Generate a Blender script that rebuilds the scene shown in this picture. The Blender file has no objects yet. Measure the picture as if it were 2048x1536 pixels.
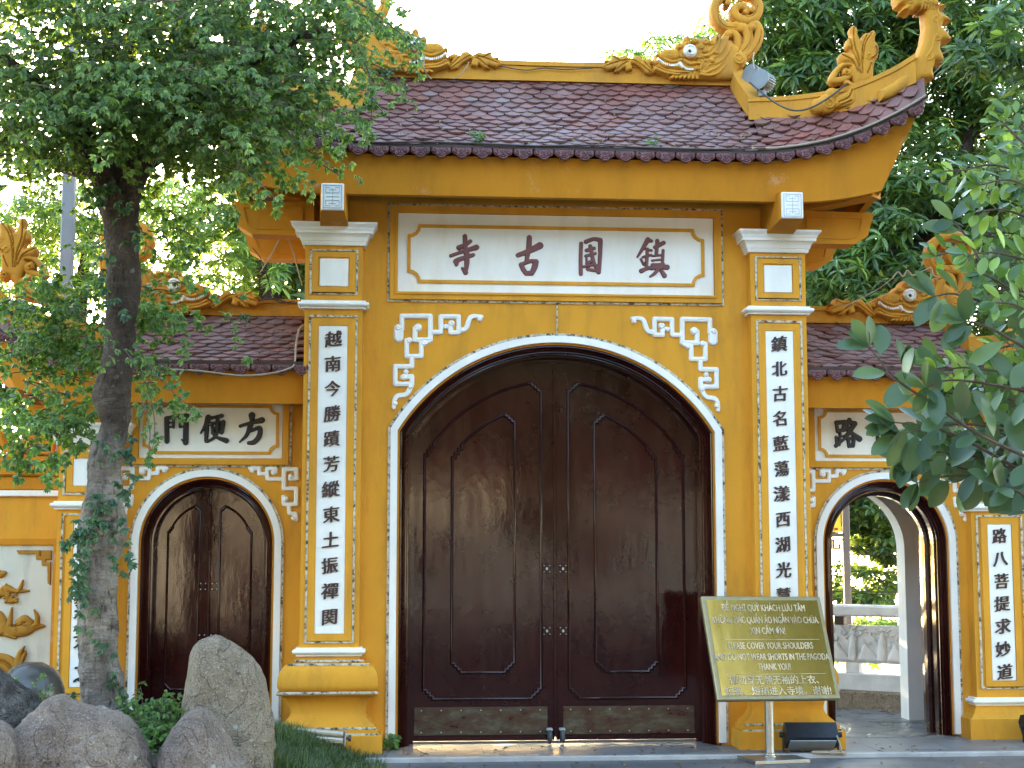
import bpy, math, random
import numpy as np
R = math.radians
S = bpy.context.scene
COL = S.collection
# ------------------------------------------------------------------ camera, sky, sun, exposure
CAM = np.array([-1.355, -12.2, 1.55]); FPX = 3000.0; PITCH = R(6.3); YAW = R(4.6)
cd = bpy.data.cameras.new('camera'); cam = bpy.data.objects.new('camera', cd); COL.objects.link(cam)
cam.location = CAM; cam.rotation_euler = (R(90) + PITCH, 0, -YAW)
cd.sensor_width = 36; cd.lens = 36 * FPX / 2048; cd.clip_start = 0.1; cd.clip_end = 3000
S.camera = cam
SUN_EL = R(9.5); SUN_AZ = R(-4.0)          # azimuth measured from +Y (behind the gate) towards +X
w = bpy.data.worlds.new('World'); S.world = w; w.use_nodes = True
wn = w.node_tree.nodes; wl = w.node_tree.links
bg = wn['Background']; sky = wn.new('ShaderNodeTexSky'); sky.sky_type = 'NISHITA'
sky.sun_disc = False; sky.sun_elevation = SUN_EL; sky.sun_rotation = SUN_AZ
sky.air_density = 1.0; sky.dust_density = 0.6; sky.ozone_density = 0.7; sky.altitude = 20
wl.new(sky.outputs[0], bg.inputs[0]); bg.inputs[1].default_value = 0.15
sl = bpy.data.lights.new('sun', 'SUN'); so = bpy.data.objects.new('sun', sl); COL.objects.link(so)
sl.energy = 2.0; sl.angle = R(0.6); sl.color = (1.0, 0.74, 0.46)
sd = np.array([math.sin(SUN_AZ) * math.cos(SUN_EL), math.cos(SUN_AZ) * math.cos(SUN_EL), math.sin(SUN_EL)])
from mathutils import Vector, Matrix
so.rotation_euler = Vector(sd).to_track_quat('Z', 'Y').to_euler(); so.location = (0, 30, 20)
S.view_settings.view_transform = 'Standard'; S.view_settings.look = 'None'
S.view_settings.exposure = 4.02; S.view_settings.gamma = 1.0
S.cycles.max_bounces = 6; S.cycles.transparent_max_bounces = 6; S.cycles.use_denoising = True
S.cycles.sample_clamp_indirect = 8.0

# picture pixel (2048 x 1536) -> world point on the plane Y = const (used to measure the place off the photograph)
_cy, _sy, _cp, _sp = math.cos(YAW), math.sin(YAW), math.cos(PITCH), math.sin(PITCH)
_r = np.array([_cy, -_sy, 0]); _f = np.array([_sy * _cp, _cy * _cp, _sp]); _u = np.array([-_sy * _sp, -_cy * _sp, _cp])
def at(px, py, Y):
    d = _f + _r * ((px - 1024) / FPX) + _u * ((768 - py) / FPX)
    return CAM + d * ((Y - CAM[1]) / d[1])
def atz(px, py, Z):
    d = _f + _r * ((px - 1024) / FPX) + _u * ((768 - py) / FPX)
    return CAM + d * ((Z - CAM[2]) / d[2])

# ------------------------------------------------------------------ materials
class NT:
    def __init__(s, name):
        s.m = bpy.data.materials.new(name); s.m.use_nodes = True
        s.n = s.m.node_tree.nodes; s.l = s.m.node_tree.links
        s.b = s.n['Principled BSDF']; s.out = s.n['Material Output']
        s.tc = s.n.new('ShaderNodeTexCoord')
    def link(s, a, b): s.l.new(a, b)
    def noise(s, scale, detail=4, rough=0.55, co=None, dist=0.0, stretch=None):
        t = s.n.new('ShaderNodeTexNoise'); t.inputs['Scale'].default_value = scale
        t.inputs['Detail'].default_value = detail; t.inputs['Roughness'].default_value = rough
        t.inputs['Distortion'].default_value = dist
        s.link(s.coord(stretch) if co is None else co, t.inputs['Vector']); return t.outputs['Fac']
    def coord(s, stretch=None):
        if not stretch: return s.tc.outputs['Object']
        mp = s.n.new('ShaderNodeMapping'); mp.inputs['Scale'].default_value = stretch
        s.link(s.tc.outputs['Object'], mp.inputs[0]); return mp.outputs[0]
    def ramp(s, fac, stops):
        r = s.n.new('ShaderNodeValToRGB'); s.link(fac, r.inputs[0]); e = r.color_ramp.elements
        e[0].position, e[1].position = stops[0][0], stops[-1][0]
        for p, c in stops[1:-1]: e.new(p)
        for el, (p, c) in zip(sorted(e, key=lambda q: q.position), stops):
            el.color = (c, c, c, 1) if isinstance(c, (int, float)) else (*c, 1)
        return r.outputs[0]
    def mix(s, fac, a, b, mode='MIX'):
        x = s.n.new('ShaderNodeMix'); x.data_type = 'RGBA'; x.blend_type = mode
        for i, v in ((0, fac), (6, a), (7, b)):
            sock = x.inputs[i]
            if hasattr(v, 'node'): s.link(v, sock)
            elif isinstance(v, (int, float)): sock.default_value = v if i == 0 else (v, v, v, 1)
            else: sock.default_value = (*v, 1)
        return x.outputs[2]
    def math(s, op, a, b=0.0):
        x = s.n.new('ShaderNodeMath'); x.operation = op
        for i, v in enumerate((a, b)):
            if hasattr(v, 'node'): s.link(v, x.inputs[i])
            else: x.inputs[i].default_value = v
        return x.outputs[0]
    def island(s):
        g = s.n.new('ShaderNodeNewGeometry'); return g.outputs['Random Per Island']
    def bump(s, h, strength=0.3, dist=0.01):
        b = s.n.new('ShaderNodeBump'); b.inputs['Strength'].default_value = strength
        b.inputs['Distance'].default_value = dist; s.link(h, b.inputs['Height']); s.link(b.outputs[0], s.b.inputs['Normal'])
    def set(s, color=None, rough=None, metal=None, spec=None, coat=None, coat_rough=None):
        for k, v in (('Base Color', color), ('Roughness', rough), ('Metallic', metal), ('Specular IOR Level', spec),
                     ('Coat Weight', coat), ('Coat Roughness', coat_rough)):
            if v is None: continue
            if hasattr(v, 'node'): s.link(v, s.b.inputs[k])
            else: s.b.inputs[k].default_value = (*v, 1) if isinstance(v, tuple) else v
        return s
M = {}
def plain(name, c, rough=0.6, metal=0.0, var=0.12, scale=9.0, bump=0.1, spec=None):
    t = NT(name); n = t.noise(scale, 5)
    lo = tuple(x * (1 - var) for x in c); hi = tuple(min(1, x * (1 + var)) for x in c)
    t.set(t.ramp(n, [(0.3, lo), (0.7, hi)]), rough, metal, spec)
    if bump: t.bump(t.noise(scale * 9, 3), bump, 0.004)
    M[name] = t.m; return t
def m_plaster(name, c, dirt, amt, chip=True, cut=0.645):
    t = NT(name)
    big = t.noise(1.3, 6, 0.6); streak = t.noise(1.7, 7, 0.68, stretch=(2.6, 2.6, 0.6)); fine = t.noise(60, 3)
    col = t.mix(t.ramp(big, [(0.3, 0.0), (0.75, 1.0)]), tuple(x * 0.90 for x in c), tuple(min(1, x * 1.07) for x in c))
    col = t.mix(t.math('MULTIPLY', t.ramp(streak, [(0.48, 0.0), (0.76, 1.0)]), amt), col, dirt)
    if chip:   # small bare chips and old repaint patches
        ch = t.ramp(t.noise(2.3, 9, 0.74), [(cut, 0.0), (cut + .06, 1.0)])
        col = t.mix(t.math('MULTIPLY', ch, 0.45), col, tuple(min(1, x * 0.6 + 0.22) for x in c))
    t.set(col, 0.7, spec=0.08); t.bump(t.math('ADD', t.math('MULTIPLY', fine, 0.5), big), 0.22, 0.012)
    M[name] = t.m
m_plaster('yellow', (0.645, 0.300, 0.034), (0.32, 0.155, 0.035), 0.65)
m_plaster('carving', (0.47, 0.215, 0.030), (0.22, 0.115, 0.04), 0.8, False)
m_plaster('ochre', (0.53, 0.215, 0.020), (0.24, 0.105, 0.02), 0.4, True, 0.60)
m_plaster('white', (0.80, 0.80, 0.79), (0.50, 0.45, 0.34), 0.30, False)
m_plaster('white_old', (0.82, 0.80, 0.76), (0.62, 0.52, 0.34), 0.42, False)
m_plaster('relief_ground', (0.56, 0.54, 0.47), (0.26, 0.26, 0.24), 0.9, False)
m_plaster('relief_gold', (0.36, 0.175, 0.028), (0.16, 0.09, 0.03), 0.7, False)
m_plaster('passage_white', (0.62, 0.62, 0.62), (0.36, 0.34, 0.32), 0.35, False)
def m_tile(name, base, alt, grey):
    t = NT(name); isl = t.island()
    col = t.ramp(isl, [(0.0, tuple(x * 0.7 for x in base)), (0.45, base), (0.8, alt), (1.0, grey)])
    pat = t.ramp(t.noise(1.1, 6, 0.62), [(0.42, 0.0), (0.62, 1.0)])
    col = t.mix(t.math('MULTIPLY', pat, 0.6), col, tuple(x * 1.15 for x in grey))
    sp = t.ramp(t.noise(38, 4, 0.7), [(0.62, 0.0), (0.74, 1.0)])
    col = t.mix(t.math('MULTIPLY', sp, 0.45), col, (0.34, 0.30, 0.29))
    t.set(col, 0.55, spec=0.45); t.bump(t.noise(80, 4), 0.35, 0.004); M[name] = t.m
m_tile('tile', (0.150, 0.056, 0.045), (0.180, 0.064, 0.048), (0.180, 0.120, 0.117))
m_tile('tile_red', (0.185, 0.056, 0.040), (0.225, 0.062, 0.042), (0.17, 0.10, 0.09))
plain('antefix', (0.145, 0.060, 0.064), 0.55, var=0.3, scale=14, bump=0.3)
def m_lacquer():
    t = NT('lacquer')
    n = t.noise(1.6, 7, 0.65, dist=0.5); s2 = t.noise(3.0, 6, 0.65, stretch=(5, 5, 0.7))
    col = t.mix(t.ramp(n, [(0.35, 0.0), (0.7, 1.0)]), (0.019, 0.0026, 0.0026), (0.034, 0.0058, 0.0042))
    sc = t.ramp(t.noise(26, 5, 0.7, stretch=(1.2, 1.2, 0.35)), [(0.70, 0.0), (0.75, 1.0)])
    col = t.mix(t.math('MULTIPLY', sc, 0.18), col, (0.16, 0.10, 0.06))
    t.set(col, t.ramp(s2, [(0.3, 0.06), (0.7, 0.17)]), spec=0.36)
    t.bump(t.math('ADD', t.noise(2.6, 5, 0.6, stretch=(1.6, 1.6, 0.6)), t.math('MULTIPLY', t.noise(45, 2), 0.03)), 0.11, 0.03)
    M['lacquer'] = t.m
m_lacquer()
def m_kick():
    t = NT('kick_metal'); n = t.noise(5, 7, 0.7, stretch=(1, 1, 2.2))
    t.set(t.ramp(n, [(0.38, (0.05, 0.013, 0.010)), (0.52, (0.06, 0.045, 0.028)), (0.66, (0.11, 0.10, 0.075))]),
          t.ramp(n, [(0.35, 0.25), (0.7, 0.6)]), 0.35); t.bump(n, 0.2, 0.006); M['kick_metal'] = t.m
m_kick()
def m_ropelight():
    t = NT('rope_light'); n = t.noise(30, 2, 0.6)
    c = t.ramp(n, [(0.36, (0.06, 0.045, 0.03)), (0.46, (0.40, 0.35, 0.26)), (0.70, (0.62, 0.58, 0.48))])
    t.set(c, 0.4); M['rope_light'] = t.m
m_ropelight()
plain('ink_red', (0.155, 0.050, 0.050), 0.6, var=0.15, scale=30)
plain('ink_black', (0.018, 0.014, 0.018), 0.5, var=0.3, scale=30)
plain('ink_brown', (0.040, 0.018, 0.020), 0.5, var=0.3, scale=30)
plain('tooth', (0.62, 0.60, 0.54), 0.35, var=0.08, scale=30)
plain('pupil', (0.02, 0.018, 0.016), 0.3)
plain('dark_wood', (0.035, 0.014, 0.011), 0.55, var=0.35, scale=6)
plain('black_plastic', (0.010, 0.013, 0.020), 0.38, var=0.3, scale=20)
plain('rubber', (0.05, 0.055, 0.06), 0.6)
plain('steel', (0.42, 0.42, 0.41), 0.36, 1.0, var=0.08, scale=40, bump=0.05)
plain('alu', (0.60, 0.57, 0.48), 0.36, 0.9, var=0.12, scale=14, bump=0.05)
plain('grey_metal', (0.36, 0.38, 0.40), 0.45, 0.4)
plain('cable', (0.30, 0.24, 0.18), 0.6)
plain('cable_dark', (0.045, 0.03, 0.025), 0.6)
plain('lens_glass', (0.40, 0.41, 0.42), 0.25)
plain('lamp_grey', (0.13, 0.135, 0.14), 0.5, 0.3)
plain('galv', (0.12, 0.125, 0.135), 0.5, 0.3, scale=3)
plain('stonewhite', (0.52, 0.51, 0.50), 0.7, var=0.2, scale=5, bump=0.3)
plain('ceramic', (0.055, 0.052, 0.047), 0.25, var=0.15)
plain('amber_board', (0.55, 0.25, 0.05), 0.45)
plain('amber_text', (0.85, 0.72, 0.45), 0.5)
plain('amber_red', (0.30, 0.05, 0.02), 0.5)
plain('yellow_print', (0.85, 0.72, 0.05), 0.5, bump=0)
plain('green_print', (0.05, 0.30, 0.04), 0.5, bump=0)
plain('grass_blade', (0.06, 0.12, 0.025), 0.5, var=0.4, scale=4, bump=0)
def m_brass():
    t = NT('brass'); n = t.noise(2.6, 3, 0.5, stretch=(9, 9, 0.25)); f = t.noise(120, 3, 0.6, stretch=(1, 1, 0.08))
    t.set(t.ramp(n, [(0.25, (0.46, 0.265, 0.055)), (0.75, (0.54, 0.33, 0.08))]), t.ramp(f, [(0.3, 0.20), (0.7, 0.25)]), 1.0)
    t.bump(t.noise(1.5, 2, 0.5, stretch=(3, 3, 0.2)), 0.10, 0.03); M['brass'] = t.m
m_brass()
plain('brass_frame', (0.30, 0.245, 0.14), 0.42, 0.7, scale=20)
plain('sign_text', (0.44, 0.37, 0.26), 0.5, 0.1, var=0.5, scale=7)
def m_bark():
    t = NT('bark')
    f = t.noise(9, 7, 0.7, stretch=(1, 1, 0.45)); big = t.noise(2.3, 5, 0.6); v = t.n.new('ShaderNodeTexVoronoi')
    v.inputs['Scale'].default_value = 16; v.feature = 'DISTANCE_TO_EDGE'
    t.link(t.coord((1.0, 1.0, 0.5)), v.inputs['Vector'])
    sep = t.n.new('ShaderNodeSeparateXYZ'); t.link(t.tc.outputs['Object'], sep.inputs[0])
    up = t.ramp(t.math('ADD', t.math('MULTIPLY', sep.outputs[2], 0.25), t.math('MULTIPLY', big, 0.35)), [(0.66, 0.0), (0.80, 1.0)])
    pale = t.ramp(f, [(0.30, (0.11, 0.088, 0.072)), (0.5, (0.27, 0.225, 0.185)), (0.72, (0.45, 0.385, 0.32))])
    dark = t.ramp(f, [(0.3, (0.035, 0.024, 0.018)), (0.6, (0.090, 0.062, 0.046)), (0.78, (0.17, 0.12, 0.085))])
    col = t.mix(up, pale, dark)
    lich = t.ramp(t.noise(5.5, 6, 0.7), [(0.62, 0.0), (0.68, 1.0)])
    col = t.mix(t.math('MULTIPLY', lich, 0.5), col, (0.36, 0.37, 0.33))
    knot = t.ramp(t.noise(3.6, 4, 0.6, stretch=(1, 1, 1.8)), [(0.64, 0.0), (0.70, 1.0)])
    col = t.mix(t.math('MULTIPLY', knot, 0.7), col, (0.05, 0.034, 0.026))
    rings = t.noise(7, 6, 0.7, stretch=(.8, .8, 4.5)); col = t.mix(t.ramp(rings, [(0.30, 0.75), (0.46, 0.0)]), col, (0.07, 0.052, 0.042))
    fine = t.noise(40, 5, 0.7); col = t.mix(t.ramp(fine, [(0.56, 0.0), (0.70, 0.6)]), col, (0.05, 0.04, 0.033))
    f = t.math('ADD', f, t.math('MULTIPLY', rings, 0.7))
    fis = t.noise(15, 6, 0.72, stretch=(1, 1, .30)); col = t.mix(t.ramp(fis, [(0.34, 0.85), (0.45, 0.0)]), col, (0.028, 0.02, 0.016)); f = t.math('ADD', f, fis)
    t.set(col, 0.85, spec=0.25)
    h = t.math('ADD', f, t.math('MULTIPLY', t.ramp(v.outputs['Distance'], [(0.0, 0.0), (0.12, 1.0)]), 0.10))
    h = t.math('ADD', h, t.math('MULTIPLY', t.noise(34, 5, 0.7, stretch=(.55, .55, 1.3)), 0.45))
    t.bump(h, 1.0, 0.05); M['bark'] = t.m
m_bark()
plain('twig', (0.09, 0.065, 0.045), 0.8, var=0.4, scale=20, bump=0.4)
def m_leaf(name, dark, mid, light, trans=0.45, rough=0.38, spec=0.5, vein=0.0):
    t = NT(name); isl = t.island()
    g = t.n.new('ShaderNodeNewGeometry')
    col = t.ramp(isl, [(0.0, dark), (0.55, mid), (0.92, light), (1.0, tuple(min(1, a * 1.5) for a in light))])
    cl = t.ramp(t.noise(0.9, 4, 0.6), [(0.35, 0.72), (0.68, 1.2)])
    col = t.mix(1.0, col, cl, 'MULTIPLY')
    t.set(col, rough, spec=spec)
    tr = t.n.new('ShaderNodeBsdfTranslucent')
    t.link(t.mix(1.0, col, (2.6, 2.1, 0.8), 'MULTIPLY'), tr.inputs[0])
    mx = t.n.new('ShaderNodeMixShader'); mx.inputs[0].default_value = trans
    t.link(t.b.outputs[0], mx.inputs[1]); t.link(tr.outputs[0], mx.inputs[2]); t.link(mx.outputs[0], t.out.inputs[0])
    M[name] = t.m
m_leaf('leaf_tree', (0.050, 0.105, 0.030), (0.100, 0.190, 0.052), (0.19, 0.30, 0.075))
m_leaf('leaf_ivy', (0.024, 0.066, 0.028), (0.042, 0.10, 0.042), (0.075, 0.15, 0.055), 0.3)
m_leaf('leaf_mango', (0.026, 0.062, 0.020), (0.055, 0.120, 0.036), (0.125, 0.21, 0.055), 0.38)
m_leaf('leaf_dark', (0.008, 0.018, 0.007), (0.016, 0.034, 0.011), (0.028, 0.05, 0.016), 0.08)  # darkened so the belt behind the viewer throws back little light
m_leaf('leaf_far', (0.060, 0.125, 0.034), (0.11, 0.20, 0.055), (0.20, 0.31, 0.085), 0.5)
m_leaf('leaf_ficus', (0.036, 0.080, 0.038), (0.060, 0.118, 0.054), (0.095, 0.165, 0.066), 0.22, 0.34, 0.5)
m_leaf('leaf_young', (0.040, 0.100, 0.024), (0.072, 0.155, 0.034), (0.16, 0.27, 0.048), 0.35, 0.28, 0.6)
m_leaf('leaf_grass', (0.035, 0.070, 0.026), (0.060, 0.110, 0.040), (0.12, 0.17, 0.07), 0.3)
m_leaf('leaf_weed', (0.045, 0.115, 0.024), (0.075, 0.17, 0.034), (0.14, 0.25, 0.05), 0.4)
def m_rock(name, a, b, c, spots):
    t = NT(name)
    n1 = t.noise(1.8, 8, 0.65); n2 = t.noise(14, 8, 0.75); n3 = t.noise(70, 4, 0.7)
    col = t.ramp(t.math('ADD', t.math('MULTIPLY', n1, 0.62), t.math('MULTIPLY', n2, 0.38)), [(0.34, a), (0.5, b), (0.66, c)])
    col = t.mix(t.ramp(n3, [(0.50, 0.0), (0.66, 0.75)]), col, tuple(x * 0.45 for x in a))
    col = t.mix(t.ramp(t.noise(95, 3, 0.6), [(0.58, 0.0), (0.70, 0.7)]), col, tuple(min(1, x * 1.7) for x in c))
    v = t.n.new('ShaderNodeTexVoronoi'); v.inputs['Scale'].default_value = 9; t.link(t.tc.outputs['Object'], v.inputs['Vector'])
    lich = t.math('MULTIPLY', t.ramp(v.outputs['Distance'], [(0.10, 1.0), (0.17, 0.0)]), t.ramp(t.noise(2.4, 3), [(0.5, 0.0), (0.6, 1.0)]))
    col = t.mix(t.math('MULTIPLY', lich, spots), col, (0.46, 0.47, 0.42))
    crack = t.ramp(t.noise(2.6, 3, 0.5, dist=1.6), [(0.488, 0.0), (0.5, 1.0), (0.512, 0.0)])
    col = t.mix(t.math('MULTIPLY', crack, 0.35), col, tuple(x * 0.35 for x in a))
    t.set(col, 0.85, spec=0.25); t.bump(t.math('SUBTRACT', t.math('ADD', n2, t.math('MULTIPLY', n3, 0.3)), t.math('MULTIPLY', crack, 0.35)), 1.0, 0.045); M[name] = t.m
m_rock('rock_pink', (0.145, 0.105, 0.082), (0.25, 0.187, 0.150), (0.35, 0.28, 0.228), 0.85)
m_rock('rock_buff', (0.17, 0.130, 0.090), (0.30, 0.235, 0.17), (0.39, 0.32, 0.24), 0.75)
m_rock('rock_dark', (0.018, 0.016, 0.014), (0.055, 0.048, 0.042), (0.17, 0.155, 0.14), 0.4)
m_rock('soil', (0.05, 0.042, 0.03), (0.09, 0.075, 0.05), (0.12, 0.10, 0.07), 0.1)
def m_paving(name, bw, bh, c1, c2, mort, rough, carve):
    t = NT(name); br = t.n.new('ShaderNodeTexBrick'); br.inputs['Scale'].default_value = 1.0
    br.inputs['Brick Width'].default_value = bw; br.inputs['Row Height'].default_value = bh
    br.inputs['Mortar Size'].default_value = 0.006; br.inputs['Mortar Smooth'].default_value = 0.3; br.inputs['Bias'].default_value = 0
    br.inputs['Color1'].default_value = (*c1, 1); br.inputs['Color2'].default_value = (*c2, 1); br.inputs['Mortar'].default_value = (*mort, 1)
    t.link(t.tc.outputs['Object'], br.inputs['Vector'])
    n = t.noise(3.5, 7, 0.65); d = t.noise(22, 4, 0.6)
    col = t.mix(t.ramp(n, [(0.35, 0.55), (0.7, 0.0)]), br.outputs['Color'], tuple(x * 0.45 for x in c1))
    h = t.math('MULTIPLY', br.outputs['Fac'], -1.0)
    if carve:
        wv = t.n.new('ShaderNodeTexWave'); wv.wave_type = 'RINGS'; wv.inputs['Scale'].default_value = 5.5; wv.inputs['Distortion'].default_value = 9
        wv.inputs['Detail'].default_value = 1.5; t.link(t.tc.outputs['Object'], wv.inputs['Vector'])
        ln = t.ramp(wv.outputs['Fac'], [(0.0, 1.0), (0.12, 0.0)])
        h = t.math('SUBTRACT', h, t.math('MULTIPLY', ln, 0.5)); col = t.mix(t.math('MULTIPLY', ln, 0.35), col, mort)
    t.set(col, t.ramp(n, [(0.3, rough), (0.7, rough + 0.22)]), spec=0.5)
    t.bump(t.math('ADD', h, t.math('MULTIPLY', d, 0.25)), 0.5, 0.008); M[name] = t.m
m_paving('paving', 0.62, 0.40, (0.19, 0.185, 0.19), (0.235, 0.23, 0.23), (0.05, 0.05, 0.055), 0.34, True)
m_paving('paving_low', 0.8, 0.4, (0.115, 0.112, 0.118), (0.14, 0.138, 0.14), (0.04, 0.04, 0.045), 0.36, False)
def m_crazy():
    t = NT('flagstone'); v = t.n.new('ShaderNodeTexVoronoi'); v.feature = 'DISTANCE_TO_EDGE'; v.inputs['Scale'].default_value = 3.2
    t.link(t.tc.outputs['Object'], v.inputs['Vector'])
    j = t.ramp(v.outputs['Distance'], [(0.015, 0.0), (0.05, 1.0)])
    n = t.noise(4, 6); t.set(t.mix(j, (0.045, 0.045, 0.045), t.ramp(n, [(0.3, (0.12, 0.125, 0.13)), (0.7, (0.21, 0.21, 0.205))])), t.ramp(n, [(0.3, 0.22), (0.7, 0.42)]))
    t.bump(t.math('ADD', j, t.math('MULTIPLY', n, 0.6)), 0.55, 0.012); M['flagstone'] = t.m
m_crazy()
plain('dark_ground', (0.05, 0.05, 0.052), 0.8, var=0.3, scale=5, bump=0.3)  # dark tone chosen to throw little light back up
plain('kerbstone', (0.33, 0.33, 0.34), 0.5, var=0.2, scale=6, bump=0.2)
def m_water():
    t = NT('lake_water'); t.set((0.02, 0.035, 0.04), 0.08, spec=0.5); t.bump(t.noise(2.2, 4, 0.6), 0.35, 0.05); M['lake_water'] = t.m
m_water()
# ------------------------------------------------------------------ mesh helpers
class MB:
    """collects vertices and faces and links them as ONE mesh object"""
    def __init__(s): s.v = []; s.f = []; s.n = 0
    def add(s, v, f):
        v = np.asarray(v, float).reshape(-1, 3); s.v.append(v)
        s.f.extend([tuple(i + s.n for i in q) for q in f]); s.n += len(v); return s
    def box(s, x0, x1, y0, y1, z0, z1):
        v = [(x, y, z) for z in (z0, z1) for y in (y0, y1) for x in (x0, x1)]
        return s.add(v, [(0, 2, 3, 1), (4, 5, 7, 6), (0, 1, 5, 4), (2, 6, 7, 3), (0, 4, 6, 2), (1, 3, 7, 5)])
    def bbox(s, x0, x1, y0, y1, z0, z1, b=0.01):
        """box with chamfered edges"""
        X, Y, Z = (x0, x1), (y0, y1), (z0, z1); v = []; idx = {}
        for i in (0, 1):
            for j in (0, 1):
                for k in (0, 1):
                    p = [X[i], Y[j], Z[k]]; sg = [1 - 2 * i, 1 - 2 * j, 1 - 2 * k]
                    for a in range(3):
                        q = [p[c] + (0 if c == a else sg[c] * b) for c in range(3)]
                        idx[i, j, k, a] = len(v); v.append(q)
        f = []
        I = lambda i, j, k, a: idx[i, j, k, a]
        for i in (0, 1): f.append((I(i,0,0,0), I(i,1,0,0), I(i,1,1,0), I(i,0,1,0))); f.append((I(0,i,0,1), I(1,i,0,1), I(1,i,1,1), I(0,i,1,1))); f.append((I(0,0,i,2), I(1,0,i,2), I(1,1,i,2), I(0,1,i,2)))
        for i in (0, 1):
            for j in (0, 1):
                f.append((I(i,j,0,0), I(i,j,1,0), I(i,j,1,1), I(i,j,0,1)))
                f.append((I(i,0,j,0), I(i,1,j,0), I(i,1,j,2), I(i,0,j,2)))
                f.append((I(0,i,j,1), I(1,i,j,1), I(1,i,j,2), I(0,i,j,2)))
        for i in (0, 1):
            for j in (0, 1):
                for k in (0, 1): f.append((I(i,j,k,0), I(i,j,k,1), I(i,j,k,2)))
        return s.add(v, f)
    def prism(s, poly, y0, y1):
        """extrude an (x, z) outline along Y"""
        n = len(poly); v = [(x, y0, z) for x, z in poly] + [(x, y1, z) for x, z in poly]
        f = [tuple(range(n)), tuple(range(2 * n - 1, n - 1, -1))] + [(i, i + n, (i + 1) % n + n, (i + 1) % n) for i in range(n)]
        return s.add(v, f)
    def loft(s, rings, closed=True, caps=True):
        n = len(rings[0]); v = np.concatenate([np.asarray(r, float) for r in rings]); f = []
        for k in range(len(rings) - 1):
            for i in range(n if closed else n - 1):
                j = (i + 1) % n; f.append((k * n + i, k * n + j, (k + 1) * n + j, (k + 1) * n + i))
        if caps and closed: f.append(tuple(range(n - 1, -1, -1))); f.append(tuple((len(rings) - 1) * n + i for i in range(n)))
        return s.add(v, f)
    def tube(s, pts, r, seg=8, caps=True):
        pts = np.asarray(pts, float); m = len(pts); r = np.full(m, r) if np.isscalar(r) else np.asarray(r, float)
        t = np.gradient(pts, axis=0); t /= np.linalg.norm(t, axis=1)[:, None] + 1e-12
        up = np.array([0, 0, 1.0]) if abs(t[0][2]) < 0.9 else np.array([1.0, 0, 0]); rings = []
        for i in range(m):
            a = np.cross(up, t[i]); a /= np.linalg.norm(a) + 1e-12; b = np.cross(t[i], a); up = b
            an = np.arange(seg) * 2 * math.pi / seg
            rings.append(pts[i] + r[i] * (np.cos(an)[:, None] * a + np.sin(an)[:, None] * b))
        return s.loft(rings, True, caps)
    def lathe(s, prof, c=(0, 0, 0), seg=24, M4=None):
        an = np.arange(seg) * 2 * math.pi / seg
        rings = [np.stack([r * np.cos(an), r * np.sin(an), np.full(seg, z)], 1) for r, z in prof]
        if M4 is not None: rings = [(np.c_[q, np.ones(seg)] @ np.array(M4).T)[:, :3] for q in rings]
        return s.loft([q + np.array(c) for q in rings])
    def squareprof(s, prof, cx, yf, yb):
        """stack of rectangles: (half width, forward reach, z) centred on x = cx, front at yf - reach, back plane yb"""
        rings = [[(cx - h, yf - o, z), (cx + h, yf - o, z), (cx + h, yb, z), (cx - h, yb, z)] for h, o, z in prof]
        return s.loft(rings)
    def mirror(s):
        o = MB(); o.n = s.n; o.v = [v * np.array([-1, 1, 1]) for v in s.v]; o.f = [tuple(reversed(q)) for q in s.f]; return o
    def build(s, name, mat, parent=None, smooth=False):
        me = bpy.data.meshes.new(name); v = np.concatenate(s.v) if s.v else np.zeros((0, 3))
        me.from_pydata(v.tolist(), [], s.f); me.materials.append(M[mat] if isinstance(mat, str) else mat)
        if smooth: me.shade_smooth() if smooth is True else me.shade_smooth()
        if smooth == 'auto':
            try: me.set_sharp_from_angle(angle=R(40))
            except Exception: pass
        me.update()
        o = bpy.data.objects.new(name, me); COL.objects.link(o)
        if parent is not None:
            o.parent = parent
        return o
def tag(o, label=None, cat=None, group=None, kind=None):
    if label: o['label'] = label
    if cat: o['category'] = cat
    if group: o['group'] = group
    if kind: o['kind'] = kind
    return o
def thing(name, label, cat, loc=(0, 0, 0), group=None):
    o = bpy.data.objects.new(name, None); COL.objects.link(o); o.location = loc; o.empty_display_size = 0.2
    return tag(o, label, cat, group)
def smooth_path(pts, n=8):
    """Catmull-Rom resampling"""
    p = np.asarray(pts, float)
    if len(p) < 3:
        t = np.linspace(0, 1, n + 1)[:, None]; return p[0] * (1 - t) + p[-1] * t
    q = np.concatenate([[2 * p[0] - p[1]], p, [2 * p[-1] - p[-2]]]); out = []
    for i in range(1, len(q) - 2):
        t = np.arange(n)[:, None] / n
        a, b, c, d = q[i - 1], q[i], q[i + 1], q[i + 2]
        out.append(0.5 * ((2 * b) + (c - a) * t + (2 * a - 5 * b + 4 * c - d) * t ** 2 + (3 * b - a - 3 * c + d) * t ** 3))
    return np.concatenate(out + [p[-1:]])
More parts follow.
